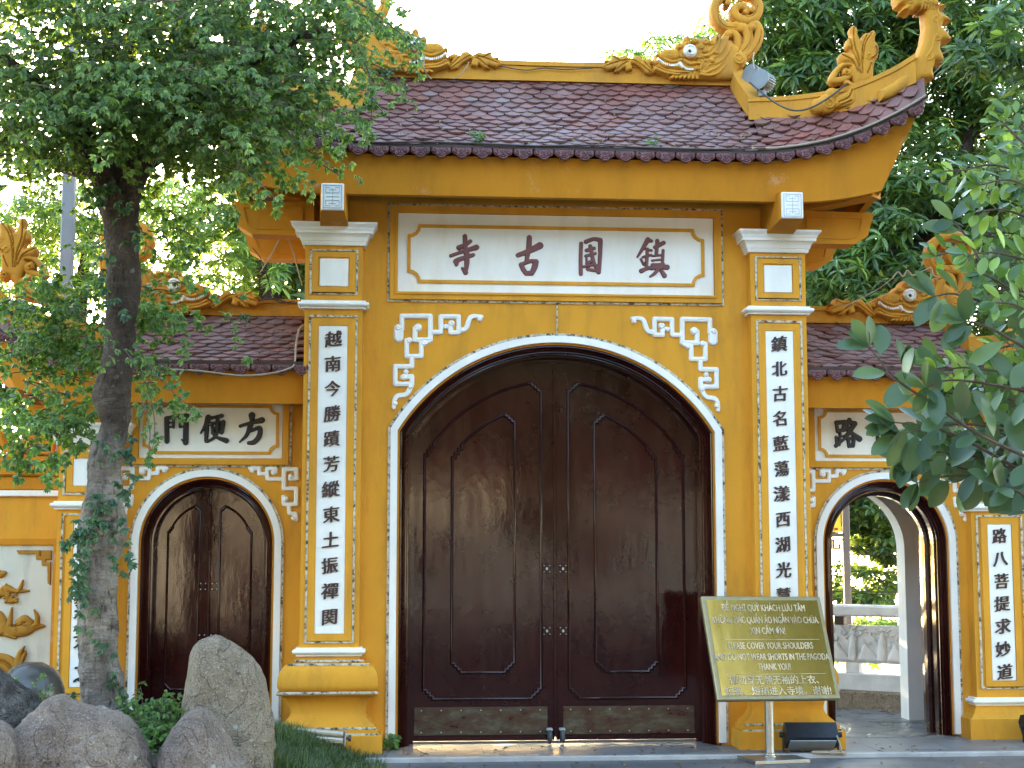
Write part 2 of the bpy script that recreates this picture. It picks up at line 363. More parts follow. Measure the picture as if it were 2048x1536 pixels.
# ---- relief engine: strokes and outlines become a carved height field with a real thickness
class Relief:
    def __init__(s, mp=lambda x, y: (x, y), sc=1.0):
        s.mp = mp; s.sc = sc; s.items = []
    def _pts(s, pts): return np.array([s.mp(*p[:2]) for p in pts], float)
    def stroke(s, pts, r, h=0.02, curve=True, prof='round', base=0.0, r2=None):
        p = s._pts(pts); n = len(p)
        rr = np.full(n, float(r)) if np.isscalar(r) and r2 is None else (np.interp(np.linspace(0, 1, n), np.linspace(0, 1, len(r)), r) if not np.isscalar(r) else np.linspace(r, r2, n))
        q = np.c_[p, rr * s.sc]
        if curve and n > 2: q = smooth_path(q, 6)
        s.items.append(('s', q, h, prof, base)); return s
    def poly(s, pts, h=0.02, w=0.02, curve=True, base=0.0):
        p = s._pts(pts)
        if curve: p = smooth_path(np.concatenate([p, p[:1]]), 4)[:-1]
        s.items.append(('p', p, h, w, base)); return s
    def groove(s, pts, r, d=0.006, curve=True):
        p = s._pts(pts); p = smooth_path(p, 6) if curve and len(p) > 2 else p
        s.items.append(('g', np.c_[p, np.full(len(p), r * s.sc)], d, None, 0)); return s
    def spiral(s, c, r0, turns, wd, h=0.02, a0=0.0, cw=1, base=0.0, rin=0.25):
        n = int(10 * turns) + 4; t = np.linspace(0, 1, n)
        pts = [(c[0] + r0 * (1 - (1 - rin) * u) * math.cos(a0 + cw * u * turns * 2 * math.pi), c[1] + r0 * (1 - (1 - rin) * u) * math.sin(a0 + cw * u * turns * 2 * math.pi)) for u in t]
        return s.stroke(pts, wd, h, base=base, r2=wd * 0.6)
    def mesh(s, cell=0.008, Y=0.0, back=None, double=False, flip=1):
        """flip=1: front faces -Y. back: plane the skirt reaches; double: mirrored relief behind with half thickness back"""
        lo = np.array([1e9, 1e9]); hi = -lo
        for k, g, *_ in s.items:
            if k == 'g': continue
            rr = g[:, 2:3] if k == 's' else 0
            lo = np.minimum(lo, (g[:, :2] - rr).min(0)); hi = np.maximum(hi, (g[:, :2] + rr).max(0))
        lo -= 2 * cell; hi += 2 * cell
        nx, nz = int((hi[0] - lo[0]) / cell) + 2, int((hi[1] - lo[1]) / cell) + 2
        X, Z = np.meshgrid(lo[0] + np.arange(nx) * cell, lo[1] + np.arange(nz) * cell, indexing='ij')
        P = np.stack([X.ravel(), Z.ravel()], 1); Sd = np.full(len(P), -1e3); H = np.zeros(len(P)); G = np.zeros(len(P))
        def segd(p, g):
            best = np.full(len(p), -1e3)
            for a, b in zip(g[:-1], g[1:]):
                d = b[:2] - a[:2]; L = d @ d
                t = np.clip(((p - a[:2]) @ d) / (L + 1e-12), 0, 1)
                ds = np.hypot(*(p - (a[:2] + t[:, None] * d)).T)
                best = np.maximum(best, (a[2] + (b[2] - a[2]) * t) - ds)
            return best
        for k, g, h, pr, base in s.items:
            if k in 'sg':
                if len(g) == 1: g = np.concatenate([g, g + np.array([1e-5, 0, 0])])
                rm = g[:, 2].max(); m = ((P > g[:, :2].min(0) - rm - 3 * cell) & (P < g[:, :2].max(0) + rm + 3 * cell)).all(1)
                if not m.any(): continue
                sd_ = segd(P[m], g); wref = g[:, 2].mean()
                if k == 'g':
                    G[m] = np.maximum(G[m], h * np.clip(sd_ / wref, 0, 1)); continue
                t = np.clip(sd_ / wref, 0, 1)
                hh = base + (h * np.sqrt(np.clip(1 - (1 - t) ** 2, 0, 1)) if pr == 'round' else h * np.clip(t * 3.5, 0, 1))
                H[m] = np.where(sd_ > 0, np.maximum(H[m], hh), H[m]); Sd[m] = np.maximum(Sd[m], sd_)
            else:
                m = ((P > g.min(0) - 3 * cell) & (P < g.max(0) + 3 * cell)).all(1); p = P[m]
                ins = np.zeros(len(p), bool); d = np.full(len(p), 1e3)
                for a, b in zip(g, np.roll(g, -1, 0)):
                    c = ((a[1] > p[:, 1]) != (b[1] > p[:, 1])); xx = (b[0] - a[0]) * (p[:, 1] - a[1]) / (b[1] - a[1] + 1e-15) + a[0]
                    ins ^= c & (p[:, 0] < xx)
                    e = b - a; t = np.clip(((p - a) @ e) / (e @ e + 1e-12), 0, 1); d = np.minimum(d, np.hypot(*(p - (a + t[:, None] * e)).T))
                sd_ = np.where(ins, d, -d); t = np.clip(sd_ / pr, 0, 1)
                hh = base + h * np.sqrt(np.clip(1 - (1 - t) ** 2, 0, 1))
                H[m] = np.where(sd_ > 0, np.maximum(H[m], hh), H[m]); Sd[m] = np.maximum(Sd[m], sd_)
        H = np.maximum(H - G, 0.001)
        Sg = Sd.reshape(nx, nz); Hg = H.reshape(nx, nz); Sg = np.maximum(Sg, -3 * cell)
        ins = Sg > 0; gx, gz = np.gradient(Sg, cell)
        cellm = (ins[:-1, :-1].astype(int) + ins[1:, :-1] + ins[:-1, 1:] + ins[1:, 1:]) >= 2
        used = np.zeros((nx, nz), bool)
        for a in (0, 1):
            for b in (0, 1): used[a:nx - 1 + a, b:nz - 1 + b] |= cellm
        g2 = gx ** 2 + gz ** 2 + 1e-6; out = used & ~ins
        st = np.clip(-Sg / g2, 0, 4) * out; mx = 0.9 * cell
        dx = np.clip(st * gx, -mx, mx); dz = np.clip(st * gz, -mx, mx)
        Xv, Zv = X + dx, Z + dz; Hv = np.where(out, 0.001, Hg)
        ids = -np.ones((nx, nz), int); k = np.argwhere(used); ids[used] = np.arange(len(k))
        xs, zs, hs = Xv[used], Zv[used], Hv[used]
        ci = np.argwhere(cellm); quads = [(ids[i, j], ids[i + 1, j], ids[i + 1, j + 1], ids[i, j + 1]) for i, j in ci]
        n = len(xs); front = np.c_[xs, Y - flip * hs, zs]
        edges = {}
        for q in quads:
            for a, b in zip(q, q[1:] + q[:1]): edges[(a, b)] = 1
        bd = [(a, b) for (a, b) in edges if (b, a) not in edges]
        mb = MB(); bk = 0.02 if back is None else back
        if flip < 0: quads = [q[::-1] for q in quads]; bd = [(b, a) for a, b in bd]
        if double:
            front[:, 1] -= bk; bv = np.c_[xs, Y + bk + hs, zs]
            mb.add(np.concatenate([front, bv]), quads + [tuple(i + n for i in q[::-1]) for q in quads] + [(b, a, a + n, b + n) for a, b in bd])
        else:
            bv = np.c_[xs, np.full(n, Y + flip * bk), zs]
            mb.add(np.concatenate([front, bv]), quads + [(b, a, a + n, b + n) for a, b in bd])
        return mb
def text_mb(txt, size, bold=0.0, sx=1.0, align='CENTER', depth=0.004, wob=0.0, seed=0):
    """lettering as a real mesh in the XZ plane, facing -Y"""
    c = bpy.data.curves.new('t', 'FONT'); c.body = txt; c.size = size; c.offset = bold; c.align_x = align; c.align_y = 'CENTER'
    c.extrude = depth / 2; c.resolution_u = 3; c.fill_mode = 'FRONT' if False else 'BOTH'
    o = bpy.data.objects.new('t', c); COL.objects.link(o); dg = bpy.context.evaluated_depsgraph_get(); dg.update()
    me = bpy.data.meshes.new_from_object(o.evaluated_get(dg)); v = np.array([p.co[:] for p in me.vertices]); f = [tuple(p.vertices) for p in me.polygons]
    bpy.data.objects.remove(o); bpy.data.curves.remove(c); bpy.data.meshes.remove(me)
    mb = MB()
    if len(v):
        q = np.c_[v[:, 0] * sx, -v[:, 2], v[:, 1]]
        if wob:
            a, b = seed * 1.7, seed * 2.9
            k = 2 * math.pi / size
            q[:, 0] += wob * size * (np.sin(k * q[:, 2] * 0.9 + a) + 0.5 * np.sin(k * 2.3 * q[:, 2] + b))
            q[:, 2] += wob * size * (0.8 * np.sin(k * q[:, 0] * 0.8 + b) + 0.5 * np.sin(k * 2.1 * q[:, 0] + a)) + 0.10 * q[:, 0]
        mb.add(q, f)
    return mb
def bold_text(txt, size, bold=0.0, sx=1.0, depth=0.004, wob=0.0, seed=0):
    m = text_mb(txt, size, 0, sx, depth=depth, wob=wob, seed=seed); b = size * bold
    return joined(*[moved(m, (dx * b, -.0004 * i, dz * b)) for i, (dx, dz) in enumerate([(t, .42 * t) for t in (0, 1, -1, .5, -.5, .75, -.75)])])
def moved(mb, d=(0, 0, 0), Mx=None):
    o = MB(); o.n = mb.n; o.f = list(mb.f)
    o.v = [((v @ np.array(Mx).T) if Mx is not None else v) + np.array(d) for v in mb.v]; return o
def joined(*mbs):
    o = MB()
    for m in mbs:
        if m.v: o.add(np.concatenate(m.v), m.f)
    return o
# ------------------------------------------------------------------ building helpers
def band2d(path, wd, yf, yb, closed=False, mb=None):
    """flat moulding of width wd along an (x, z) path, front at yf, back at yb"""
    p = np.asarray(path, float); n = len(p)
    d = (np.roll(p, -1, 0) - p) if closed else np.diff(p, axis=0); d /= np.linalg.norm(d, axis=1)[:, None] + 1e-12
    nr = np.stack([-d[:, 1], d[:, 0]], 1); off = []
    for i in range(n):
        a = nr[i - 1] if (closed or i > 0) else nr[0]; b = nr[i] if (closed or i < n - 1) else nr[-1]
        m = a + b; L = m @ m
        off.append(m * (2 / L) if L > 0.3 else a)
    off = np.array(off); h = wd / 2; rings = []
    for i in range(n):
        a, b = p[i] + off[i] * h, p[i] - off[i] * h
        rings.append([(a[0], yb, a[1]), (a[0], yf, a[1]), (b[0], yf, b[1]), (b[0], yb, b[1])])
    mb = mb or MB()
    if closed: rings.append(rings[0])
    return mb.loft(rings, True, not closed)
def bead2d(path, r_, d, y, mb=None):
    """closed half-round moulding, half width r_, standing d proud of y"""
    p = np.asarray(path, float); n = len(p); e = np.roll(p, -1, 0) - p; e /= np.linalg.norm(e, axis=1)[:, None] + 1e-12
    nr = np.stack([-e[:, 1], e[:, 0]], 1); rings = []
    for i in range(n):
        m = nr[i - 1] + nr[i]; L = m @ m; m = m * (2 / L) if L > .3 else nr[i]
        rings.append([(p[i][0] + m[0] * r_ * math.cos(a), y - d * math.sin(a), p[i][1] + m[1] * r_ * math.cos(a)) for a in np.linspace(math.pi, 0, 7)])
    return (mb or MB()).loft(rings + [rings[0]], False, False)
def rect(x0, x1, z0, z1): return [(x0, z0), (x0, z1), (x1, z1), (x1, z0)]
class Arch:
    def __init__(s, cx, hw, spring, rise):
        s.cx, s.hw = cx, hw; s.R = (hw * hw + rise * rise) / (2 * rise); s.zc = spring + rise - s.R
    def pts(s, d=0.0, zb=0.0, n=40):
        a0 = math.asin(min(1, (s.hw - d) / (s.R - d))); an = np.linspace(-a0, a0, n)
        top = [(s.cx + (s.R - d) * math.sin(a), s.zc + (s.R - d) * math.cos(a)) for a in an]
        return [(s.cx - (s.hw - d), zb)] + top + [(s.cx + (s.hw - d), zb)]
    def mould(s, prof, zb=0.0, mb=None):
        mb = mb or MB(); mb.loft([[(x, y, z) for x, z in s.pts(d, zb)] for d, y in prof], False, False); return mb
    def fill(s, d, y, zb, x0=None, x1=None, mb=None, yb=None):
        """flat leaf filling the arch between x0 and x1"""
        mb = mb or MB(); x0 = s.cx - (s.hw - d) if x0 is None else x0; x1 = s.cx + (s.hw - d) if x1 is None else x1
        xs = np.linspace(x0, x1, 26); zt = s.zc + np.sqrt(np.clip((s.R - d) ** 2 - (xs - s.cx) ** 2, 0, None))
        poly = [(x, z) for x, z in zip(xs, zt)] + [(x1, zb), (x0, zb)]
        return mb.prism(poly, y, y + 0.05 if yb is None else yb)
def arch_wall(ar, d, x0, x1, z0, z1, y0, y1):
    mb = MB(); p = ar.pts(d, z0)
    for y, fl in ((y0, 1), (y1, -1)):
        v = [(x0, y, z0), (x0, y, z1)] ; f = []
        m = len(p); v += [(x, y, z) for x, z in p] + [(x, y, z1) for x, z in p]; v += [(x1, y, z0), (x1, y, z1)]
        b = 2; t = 2 + m; e = 2 + 2 * m
        f.append((0, b, t, 1)); f += [(b + i, b + i + 1, t + i + 1, t + i) for i in range(m - 1)]; f.append((b + m - 1, e, e + 1, t + m - 1))
        mb.add(v, f if fl > 0 else [q[::-1] for q in f])
    ar.mould([(d, y0), (d, y1)], z0, mb)
    mb.add([(x0, y0, z0), (x0, y1, z0), (x0, y1, z1), (x0, y0, z1)], [(0, 1, 2, 3)]); mb.add([(x1, y0, z0), (x1, y1, z0), (x1, y1, z1), (x1, y0, z1)], [(3, 2, 1, 0)])
    mb.add([(x0, y0, z1), (x1, y0, z1), (x1, y1, z1), (x0, y1, z1)], [(0, 1, 2, 3)])
    return mb
def frame_mb(x0, x1, z0, z1, wd, yf, yb):
    return band2d(rect(x0, x1, z0, z1), wd, yf, yb, True)
def notch_rect(x0, x1, z0, z1, r, n=5):
    """rectangle whose corners are bitten by quarter circles"""
    pts = []
    for cx, cz, a0, a1 in ((x0, z0, 0, 90), (x0, z1, -90, 0), (x1, z1, 180, 270), (x1, z0, 90, 180)):
        for a in np.linspace(R(a0), R(a1), n): pts.append((cx + r * math.cos(a), cz + r * math.sin(a)))
    return pts
CAPITAL = [(.255, .022, 0), (.26, .03, .022), (.262, .03, .03), (.268, .036, .032), (.275, .045, .06), (.292, .06, .088), (.310, .078, .089), (.311, .079, .112), (.315, .083, .114), (.322, .09, .135), (.345, .112, .160), (.348, .115, .172), (.340, .11, .176)]
RING = [(.258, .026, 0), (.258, .026, .013), (.272, .042, .016), (.285, .055, .028), (.287, .057, .036), (.283, .053, .048), (.268, .036, .052), (.260, .028, .054), (.260, .028, .066)]
def prof_at(prof, z0, k=1.0, kh=0.0): return [((h + kh) * 1.0, o * k, z0 + z * k) for h, o, z in prof]
def inscription(parent, chars, x, ztop, zbot, size, y, mat, warp=0.016):
    for i, ch in enumerate(chars):
        z = ztop + (zbot - ztop) * i / max(1, len(chars) - 1)
        rng = random.Random(ord(ch)); m = bold_text(ch, size, .034, rng.uniform(0.94, 1.06), depth=0.012, wob=warp, seed=rng.random() * 9)
        moved(m, (x + rng.uniform(-.004, .004), y, z)).build('character', mat, parent)
def brush(parent, strokes, ox, oy, s, Y, mat, cuts, h=0.014, cell=0.006):
    for i in range(len(cuts) - 1):
        r = Relief(lambda x, y: tuple(at(ox + x / s, oy + y / s, Y)[[0, 2]]), 1.13 / s / 245.0)
        for pts, *rad in strokes:
            if cuts[i] <= pts[0][0] < cuts[i + 1]: r.stroke(pts, rad if len(rad) > 1 else rad[0], h, prof='flat')
        if r.items: r.mesh(cell, Y - 0.001, back=0.0).build('character', mat, parent)

# ------------------------------------------------------------------ roof kit
def tile_field(mb, surf, xs0, xs1, nrow_len, rowh=0.085, tw=0.136, seed=1):
    """overlapping pointed tiles laid on surf(x, s) -> point; nrow_len(x) = slope length"""
    rng = np.random.default_rng(seed); V = []; F = []; n = 0
    j = 0
    while True:
        any_ = False; k = 0; x = xs0 + (tw / 2 if j % 2 else 0)
        while x < xs1 + 0.01:
            L = nrow_len(x); v0 = j * rowh
            if v0 < L - 0.03:
                any_ = True
                s0, s1 = v0 / L, min(1.0, (v0 + 0.02) / L)
                p = surf(x, s0); pu = surf(x + 0.02, s0) - surf(x - 0.02, s0); pv = surf(x, s1) - p
                u = pu / np.linalg.norm(pu); vv = pv / (np.linalg.norm(pv) + 1e-9); nn = np.cross(u, vv); nn /= np.linalg.norm(nn); vv = np.cross(nn, u)
                jit = rng.normal(0, 1, 4); hw = tw / 2 * 0.975
                c = p + u * jit[0] * .003 + vv * jit[1] * .004
                lf = .030 + .005 * jit[2]; tl = min(0.155, L - v0)
                tw_ = .004 * jit[3]
                loc = [(-hw, .040, lf - .004 + tw_), (-hw * .42, .010, lf), (0, -.006, lf + .006), (hw * .42, .010, lf), (hw, .040, lf - .004 - tw_), (hw, tl, .006), (0, tl, .012), (-hw, tl, .006),
                       (-hw, .042, lf - .020), (-hw * .42, .013, lf - .018), (0, -.003, lf - .014), (hw * .42, .013, lf - .018), (hw, .042, lf - .020)]
                V.append(np.array([c + u * a + vv * b + nn * d for a, b, d in loc]))
                F += [tuple(n + q for q in f) for f in ((0, 1, 2, 6, 7), (2, 3, 4, 5, 6), (8, 9, 1, 0), (9, 10, 2, 1), (10, 11, 3, 2), (11, 12, 4, 3))]
                n += 13
            x += tw; k += 1
        j += 1
        if not any_ or j > 60: break
    if V: mb.add(np.concatenate(V), F)
    return mb
def antefix_mb():
    r = Relief(); r.stroke([(0, -.022)], .046, .012, prof='flat'); r.stroke([(-.048, -.006)], .030, .011, prof='flat'); r.stroke([(.048, -.006)], .030, .011, prof='flat')
    r.poly([(-.078, .0), (-.078, .03), (.078, .03), (.078, .0)], .010, .01, False)
    an = np.linspace(R(205), R(335), 9)
    r.stroke([(.040 * math.cos(a), -.022 + .040 * math.sin(a)) for a in an], .0055, .012, base=.010)
    r.stroke([(.026 * math.cos(a), -.018 + .026 * math.sin(a)) for a in an], .0055, .012, base=.010)
    for sg in (-1, 1): r.spiral((sg * .047, -.006), .016, 1.2, .0055, .012, base=.010, a0=R(90))
    for a in (-.018, 0, .018): r.stroke([(a * .4, -.03), (a, .002)], .0045, .012, base=.010)
    return r.mesh(.0055, 0, back=0.014)
ANTEFIX = antefix_mb()
def eave_row(xs, zfun, yfun, step=0.163, drop=0.025):
    out = []; x = xs[0] + step / 2
    while x < xs[1]:
        dz = (zfun(x + .01) - zfun(x - .01)) / .02; c = 1 / math.hypot(1, dz); s_ = dz * c
        Mx = [[c, 0, -s_], [0, 1, 0], [s_, 0, c]]
        out.append(moved(ANTEFIX, (x, yfun(x), zfun(x) - drop), Mx)); x += step * c
    return joined(*out)

# ------------------------------------------------------------------ carved ornaments (traced proportions, real thickness)
def dragon_parts(ox, oz, Y, k=7.45e-4, sx=1):
    """dragon with scroll tail; ox, oz = world point of trace (1560, 960)"""
    mp = lambda x, y: (ox + sx * (x - 1560) * k, oz - (y - 960) * k)
    r = Relief(mp, k)
    # scroll tail
    r.stroke([(1690, 650), (1765, 540), (1790, 420), (1750, 325), (1650, 312), (1520, 300), (1425, 225), (1395, 100), (1440, -20), (1560, -105), (1720, -128), (1860, -70), (1922, 50), (1880, 175), (1760, 222), (1655, 180), (1630, 95), (1695, 50), (1765, 80), (1765, 130)], [60, 58, 55, 54, 54, 52, 38], .030)
    r.stroke([(1700, 690), (1820, 600), (1895, 480), (1920, 360), (1885, 275), (1825, 290), (1830, 330)], [64, 58, 52, 36], .030)
    r.stroke([(1600, 650), (1655, 540), (1655, 430), (1580, 372), (1535, 405), (1560, 425)], [56, 48, 42, 28], .028)
    for c, q in (((1840, 310), 38), ((1550, 400), 36), ((1635, 285), 36), ((1550, 20), 40), ((1835, 100), 38), ((1755, 130), 30)): r.stroke([c], q, .018, base=.018)
    for g in ([(1700, 630), (1790, 520), (1815, 410), (1780, 320)], [(1640, 330), (1520, 320), (1440, 250), (1415, 120), (1455, 5)], [(1900, 60), (1860, 160), (1760, 200)], [(1760, 690), (1860, 580), (1920, 460), (1940, 350)], [(1640, 640), (1690, 540), (1690, 430)]): r.groove(g, 8, .013)
    # head and mane
    r.poly([(676, 725), (700, 690), (760, 640), (850, 622), (915, 640), (912, 590), (930, 540), (985, 545), (1008, 480), (1040, 450), (1085, 490), (1120, 540), (1150, 478), (1230, 470), (1300, 510), (1350, 460), (1430, 415), (1430, 490), (1520, 430), (1550, 480), (1620, 540), (1700, 610), (1745, 700), (1700, 800), (1640, 860), (1570, 960), (900, 962), (760, 930), (660, 890), (640, 840), (690, 800)], .052, 110 * k, True, .012)
    r.stroke([(1650, 715)], 108, .05, base=.02); r.spiral((1650, 715), 70, 1.5, 14, .012, base=.062)
    r.poly([(690, 715), (760, 640), (850, 628), (935, 650), (950, 720), (900, 760), (820, 765), (740, 750)], .035, 50 * k, True, .055)
    r.spiral((830, 690), 34, 1.4, 13, .014, base=.080)
    r.stroke([(690, 700), (760, 745), (850, 780), (930, 770), (980, 745)], 20, .022, base=.062)
    r.stroke([(950, 700), (1000, 760), (1070, 800), (1140, 790), (1200, 800), (1190, 860)], [22, 26, 22, 16], .026, base=.06)
    r.stroke([(1070, 655)], 104, .03, base=.052)                       # eye socket
    for c, rr in (((950, 590), 42), ((1045, 500), 40), ((1050, 545), 34), ((1135, 520), 40), ((1200, 590), 44), ((1260, 530), 50), ((1330, 540), 40), ((1240, 640), 34)):
        r.stroke([c], rr, .034, base=.045); r.spiral(c, rr * .6, 1.2, 8, .010, base=.074)
    for pts in ([(1190, 700), (1290, 690), (1380, 620), (1420, 520), (1430, 440)], [(1230, 760), (1330, 730), (1440, 650), (1500, 540), (1535, 450)], [(1290, 640), (1350, 570), (1390, 470)], [(1300, 800), (1410, 770), (1500, 690), (1560, 580)],
                [(1180, 720), (1250, 740), (1290, 790), (1260, 860)], [(1150, 850), (1230, 900), (1320, 870), (1400, 830), (1480, 740)], [(1200, 920), (1300, 930), (1400, 900), (1500, 800)], [(700, 830), (800, 880), (920, 900), (1060, 890), (1180, 860)],
                [(1120, 720), (1170, 720), (1230, 800), (1220, 850)], [(680, 870), (800, 915), (950, 930)]): r.stroke(pts, [20, 17, 10], .020, base=.055)
    for c, rr in (((1330, 760), 34), ((1150, 855), 30), ((1380, 660), 26)): r.stroke([c], rr, .026, base=.06); r.spiral(c, rr * .6, 1.2, 7, .010, base=.082)
    for i in range(7): r.stroke([(900 + i * 42, 935), (880 + i * 42 + (i - 3) * 8, 962)], [14, 20], .016, base=.045)
    r.groove([(700, 800), (780, 850), (900, 862), (1000, 868), (1110, 885)], 24, .03)
    for g in ([(960, 735), (1080, 745), (1180, 735), (1300, 720)], [(1000, 735), (1080, 765), (1160, 760)]): r.groove(g, 8, .017)
    # acanthus leaf running along the ridge
    r.poly([(40, 850), (110, 790), (70, 765), (150, 755), (165, 690), (250, 720), (300, 695), (380, 740), (440, 700), (500, 705), (535, 750), (600, 725), (665, 760), (655, 805), (612, 800), (660, 890), (640, 925), (560, 915), (500, 850), (430, 805), (392, 800), (405, 870), (330, 890), (308, 850), (240, 905), (180, 905), (205, 862), (110, 888)], .03, 34 * k, False, .012)
    for g in ([(60, 845), (180, 800), (320, 760), (420, 760), (540, 840), (640, 920)], [(170, 720), (260, 770), (330, 765)], [(210, 880), (290, 810), (350, 775)], [(300, 705), (350, 745)], [(500, 715), (560, 800), (640, 880)]): r.groove(g, 8, .020)
    body = r.mesh(.0055, Y, double=True, back=.055)
    t = Relief(mp, k)
    for i, (x, y) in enumerate(smooth_path([(702, 748), (760, 795), (850, 822), (925, 812)], 4)): t.stroke([(x - 2, y - 10), (x, y + 9)], 11.5, .016, base=.01)
    t.stroke([(945, 785), (965, 815), (975, 845)], [30, 26, 12], .022, base=.01)
    for i, (x, y) in enumerate(smooth_path([(992, 832), (1045, 862), (1108, 862)], 4)): t.stroke([(x, y - 6), (x, y + 7)], 10, .015, base=.01)
    teeth = [t.mesh(.005, Y - .098, back=.03), t.mesh(.005, Y + .098, back=.03, flip=-1)]
    e = Relief(mp, k); e.stroke([(1068, 655)], 80, .028, base=.012); e.stroke([(1068 + 54 * math.cos(a), 655 + 54 * math.sin(a)) for a in np.linspace(0, 6.283, 14)], 6, .01, base=.034)
    eye = [e.mesh(.005, Y - .132, back=.02), e.mesh(.005, Y + .132, back=.02, flip=-1)]
    p = Relief(mp, k); p.stroke([(1055, 668)], 20, .012, base=.006); pup = [p.mesh(.004, Y - .168, back=.012), p.mesh(.004, Y + .168, back=.012, flip=-1)]
    return body, teeth, eye, pup
def flame_mb(ox, oz, Y, k, sx=1):
    """phoenix flame finial on the hip; trace origin (1170, 960)"""
    mp = lambda x, y: (ox + sx * (x - 1170) * k, oz - (y - 960) * k)
    r = Relief(mp, k)
    r.poly([(1140, 790), (1150, 700), (1150, 650), (1110, 600), (1030, 592), (1008, 520), (1055, 488), (1125, 520), (1118, 465), (1082, 430), (1090, 360), (1132, 330), (1122, 250), (1150, 222), (1190, 262), (1190, 320), (1225, 372), (1255, 300), (1310, 290), (1340, 262), (1368, 292), (1358, 370), (1392, 420), (1382, 530), (1350, 575), (1335, 650), (1322, 740), (1240, 790)], .034, 44 * k, True, .01)
    r.stroke([(1140, 610), (1050, 612), (975, 680), (935, 765), (1000, 765), (1080, 735), (1105, 690), (1060, 665), (1040, 700)], [24, 30, 34, 28, 20], .03)
    r.stroke([(1170, 650), (1200, 760), (1185, 850), (1165, 985)], [70, 66, 34, 40], .04)
    r.stroke([(1200, 770), (1260, 735), (1325, 755), (1310, 805), (1275, 790)], [36, 34, 24], .04)
    r.stroke([(1150, 840), (1090, 800), (1065, 790)], [34, 32, 28], .036)
    r.stroke([(870, 1000)], 92, .04); r.stroke([(795, 1020)], 72, .036); r.stroke([(930, 905)], 66, .036)
    r.poly([(930, 1050), (1160, 990), (1150, 850), (1095, 815), (1060, 880), (960, 940)], .04, 40 * k)
    r.spiral((885, 1000), 52, 1.8, 11, .012, base=.034); r.spiral((1300, 775), 26, 1.3, 8, .012, base=.04); r.spiral((1290, 530), 34, 1.5, 12, .016, base=.036); r.spiral((1070, 690), 26, 1.3, 9, .012, base=.03)
    for g in ([(1150, 250), (1150, 420), (1190, 560), (1205, 700)], [(1110, 360), (1130, 460), (1180, 600), (1195, 700)], [(1330, 290), (1260, 400), (1230, 560), (1220, 700)], [(1280, 310), (1230, 430), (1215, 620)], [(1030, 520), (1130, 580), (1180, 680)], [(1360, 430), (1370, 500), (1310, 560)], [(1310, 600), (1270, 700)], [(990, 720), (1040, 640), (1120, 630)], [(980, 990), (1080, 940), (1120, 860)], [(1000, 1020), (1110, 970)]): r.groove(g, 8, .023)
    for c in ((1135, 395), (1215, 395), (1330, 420)): r.spiral(c, 20, 1.0, 8, .012, base=.036)
    return r.mesh(.006, Y, double=True, back=.03)
def neck_mb(sx=1):
    """dragon neck rearing from the roof corner, with back fins and head"""
    q = lambda x, y: tuple((at(1480 + x / 4.876, y / 4.876, -.5) * np.array([sx, 1, 1]))[[0, 2]])
    k = 1 / 4.876 / 255
    r = Relief(q, k)
    r.poly([(1330, 900), (1470, 830), (1600, 720), (1700, 580), (1758, 430), (1783, 280), (1772, 140), (1700, 60), (1780, -40), (1880, -10), (1885, 80), (1940, 62), (1992, 88), (1900, 122), (1930, 150), (2000, 190), (2034, 232), (1952, 242), (1940, 290), (2000, 350), (2034, 420), (1930, 432), (1922, 500), (1950, 560), (1965, 632), (1878, 618), (1850, 700), (1862, 790), (1740, 800), (1600, 890), (1450, 980), (1340, 1010)], .045, 60 * k, False, .012)
    r.poly([(1518, 70), (1500, -40), (1590, -150), (1760, -190), (1900, -120), (1890, 60), (1800, 125), (1700, 110), (1640, 150), (1600, 135), (1550, 130), (1575, 90)], .05, 60 * k, True, .02)
    for c, rr in (((1700, 20), 45), ((1780, 50), 50), ((1830, -20), 50), ((1690, -80), 50), ((1860, 70), 40), ((1620, 60), 36), ((1640, -110), 44), ((1770, -120), 46)): r.stroke([c], rr, .03, base=.045); r.spiral(c, rr * .6, 1.2, 8, .01, base=.07)
    for i in range(5): r.stroke([(1740 + i * 28, 70), (1730 + i * 30, 130)], [14, 8], .02, base=.05)
    for x, y in ((1880, 400), (1800, 590), (1870, 220)): r.spiral((x, y), 36, 1.2, 11, .014, base=.05)
    r.stroke([(1890, 120), (1880, 240), (1890, 360), (1850, 430), (1830, 520), (1780, 600), (1765, 720)], 9, .014, base=.05)
    mb = r.mesh(.006, -.5, double=True, back=.045)
    e = Relief(q, k); e.stroke([(1585, 12)], 38, .022, base=.01)
    eye = [e.mesh(.005, -.645, back=.02), e.mesh(.005, -.355, back=.02, flip=-1)]
    return mb, eye

# ------------------------------------------------------------------ CENTRAL GATE
gate = thing('main_gate', 'tall central yellow temple gate with closed brown double doors under the large upswept tiled roof', 'gate')
A0 = Arch(0, 1.362, 2.53, .773)
arch_wall(A0, .03, -2.05, 2.05, -.02, 4.62, 0, 1.0).build('wall', 'yellow', gate)
A0.mould([(-.001, 0), (-.001, -.022), (.055, -.024), (.056, .01)], -.0).build('arch_trim', 'white', gate)
A0.mould([(.056, .004), (.074, .002), (.076, .02)], -.01).build('inner_trim', 'ochre', gate)
fr = gate_frame = A0.mould([(.076, -.004), (.092, -.012), (.097, .012), (.112, .006), (.117, .03), (.132, .026), (.137, .052), (.150, .050), (.154, .085), (.168, .085), (.170, .21), (.20, .211), (.20, .33), (.01, .33)], -.015).build('door_frame', 'lacquer', gate)
def rope(pts, closed, y, parent, wd=.017): return band2d(pts, wd, y - .012, y + .002, closed).build('rope_light', 'rope_light', parent)
rope(A0.pts(-.012, .0), False, -.001, gate, .020)
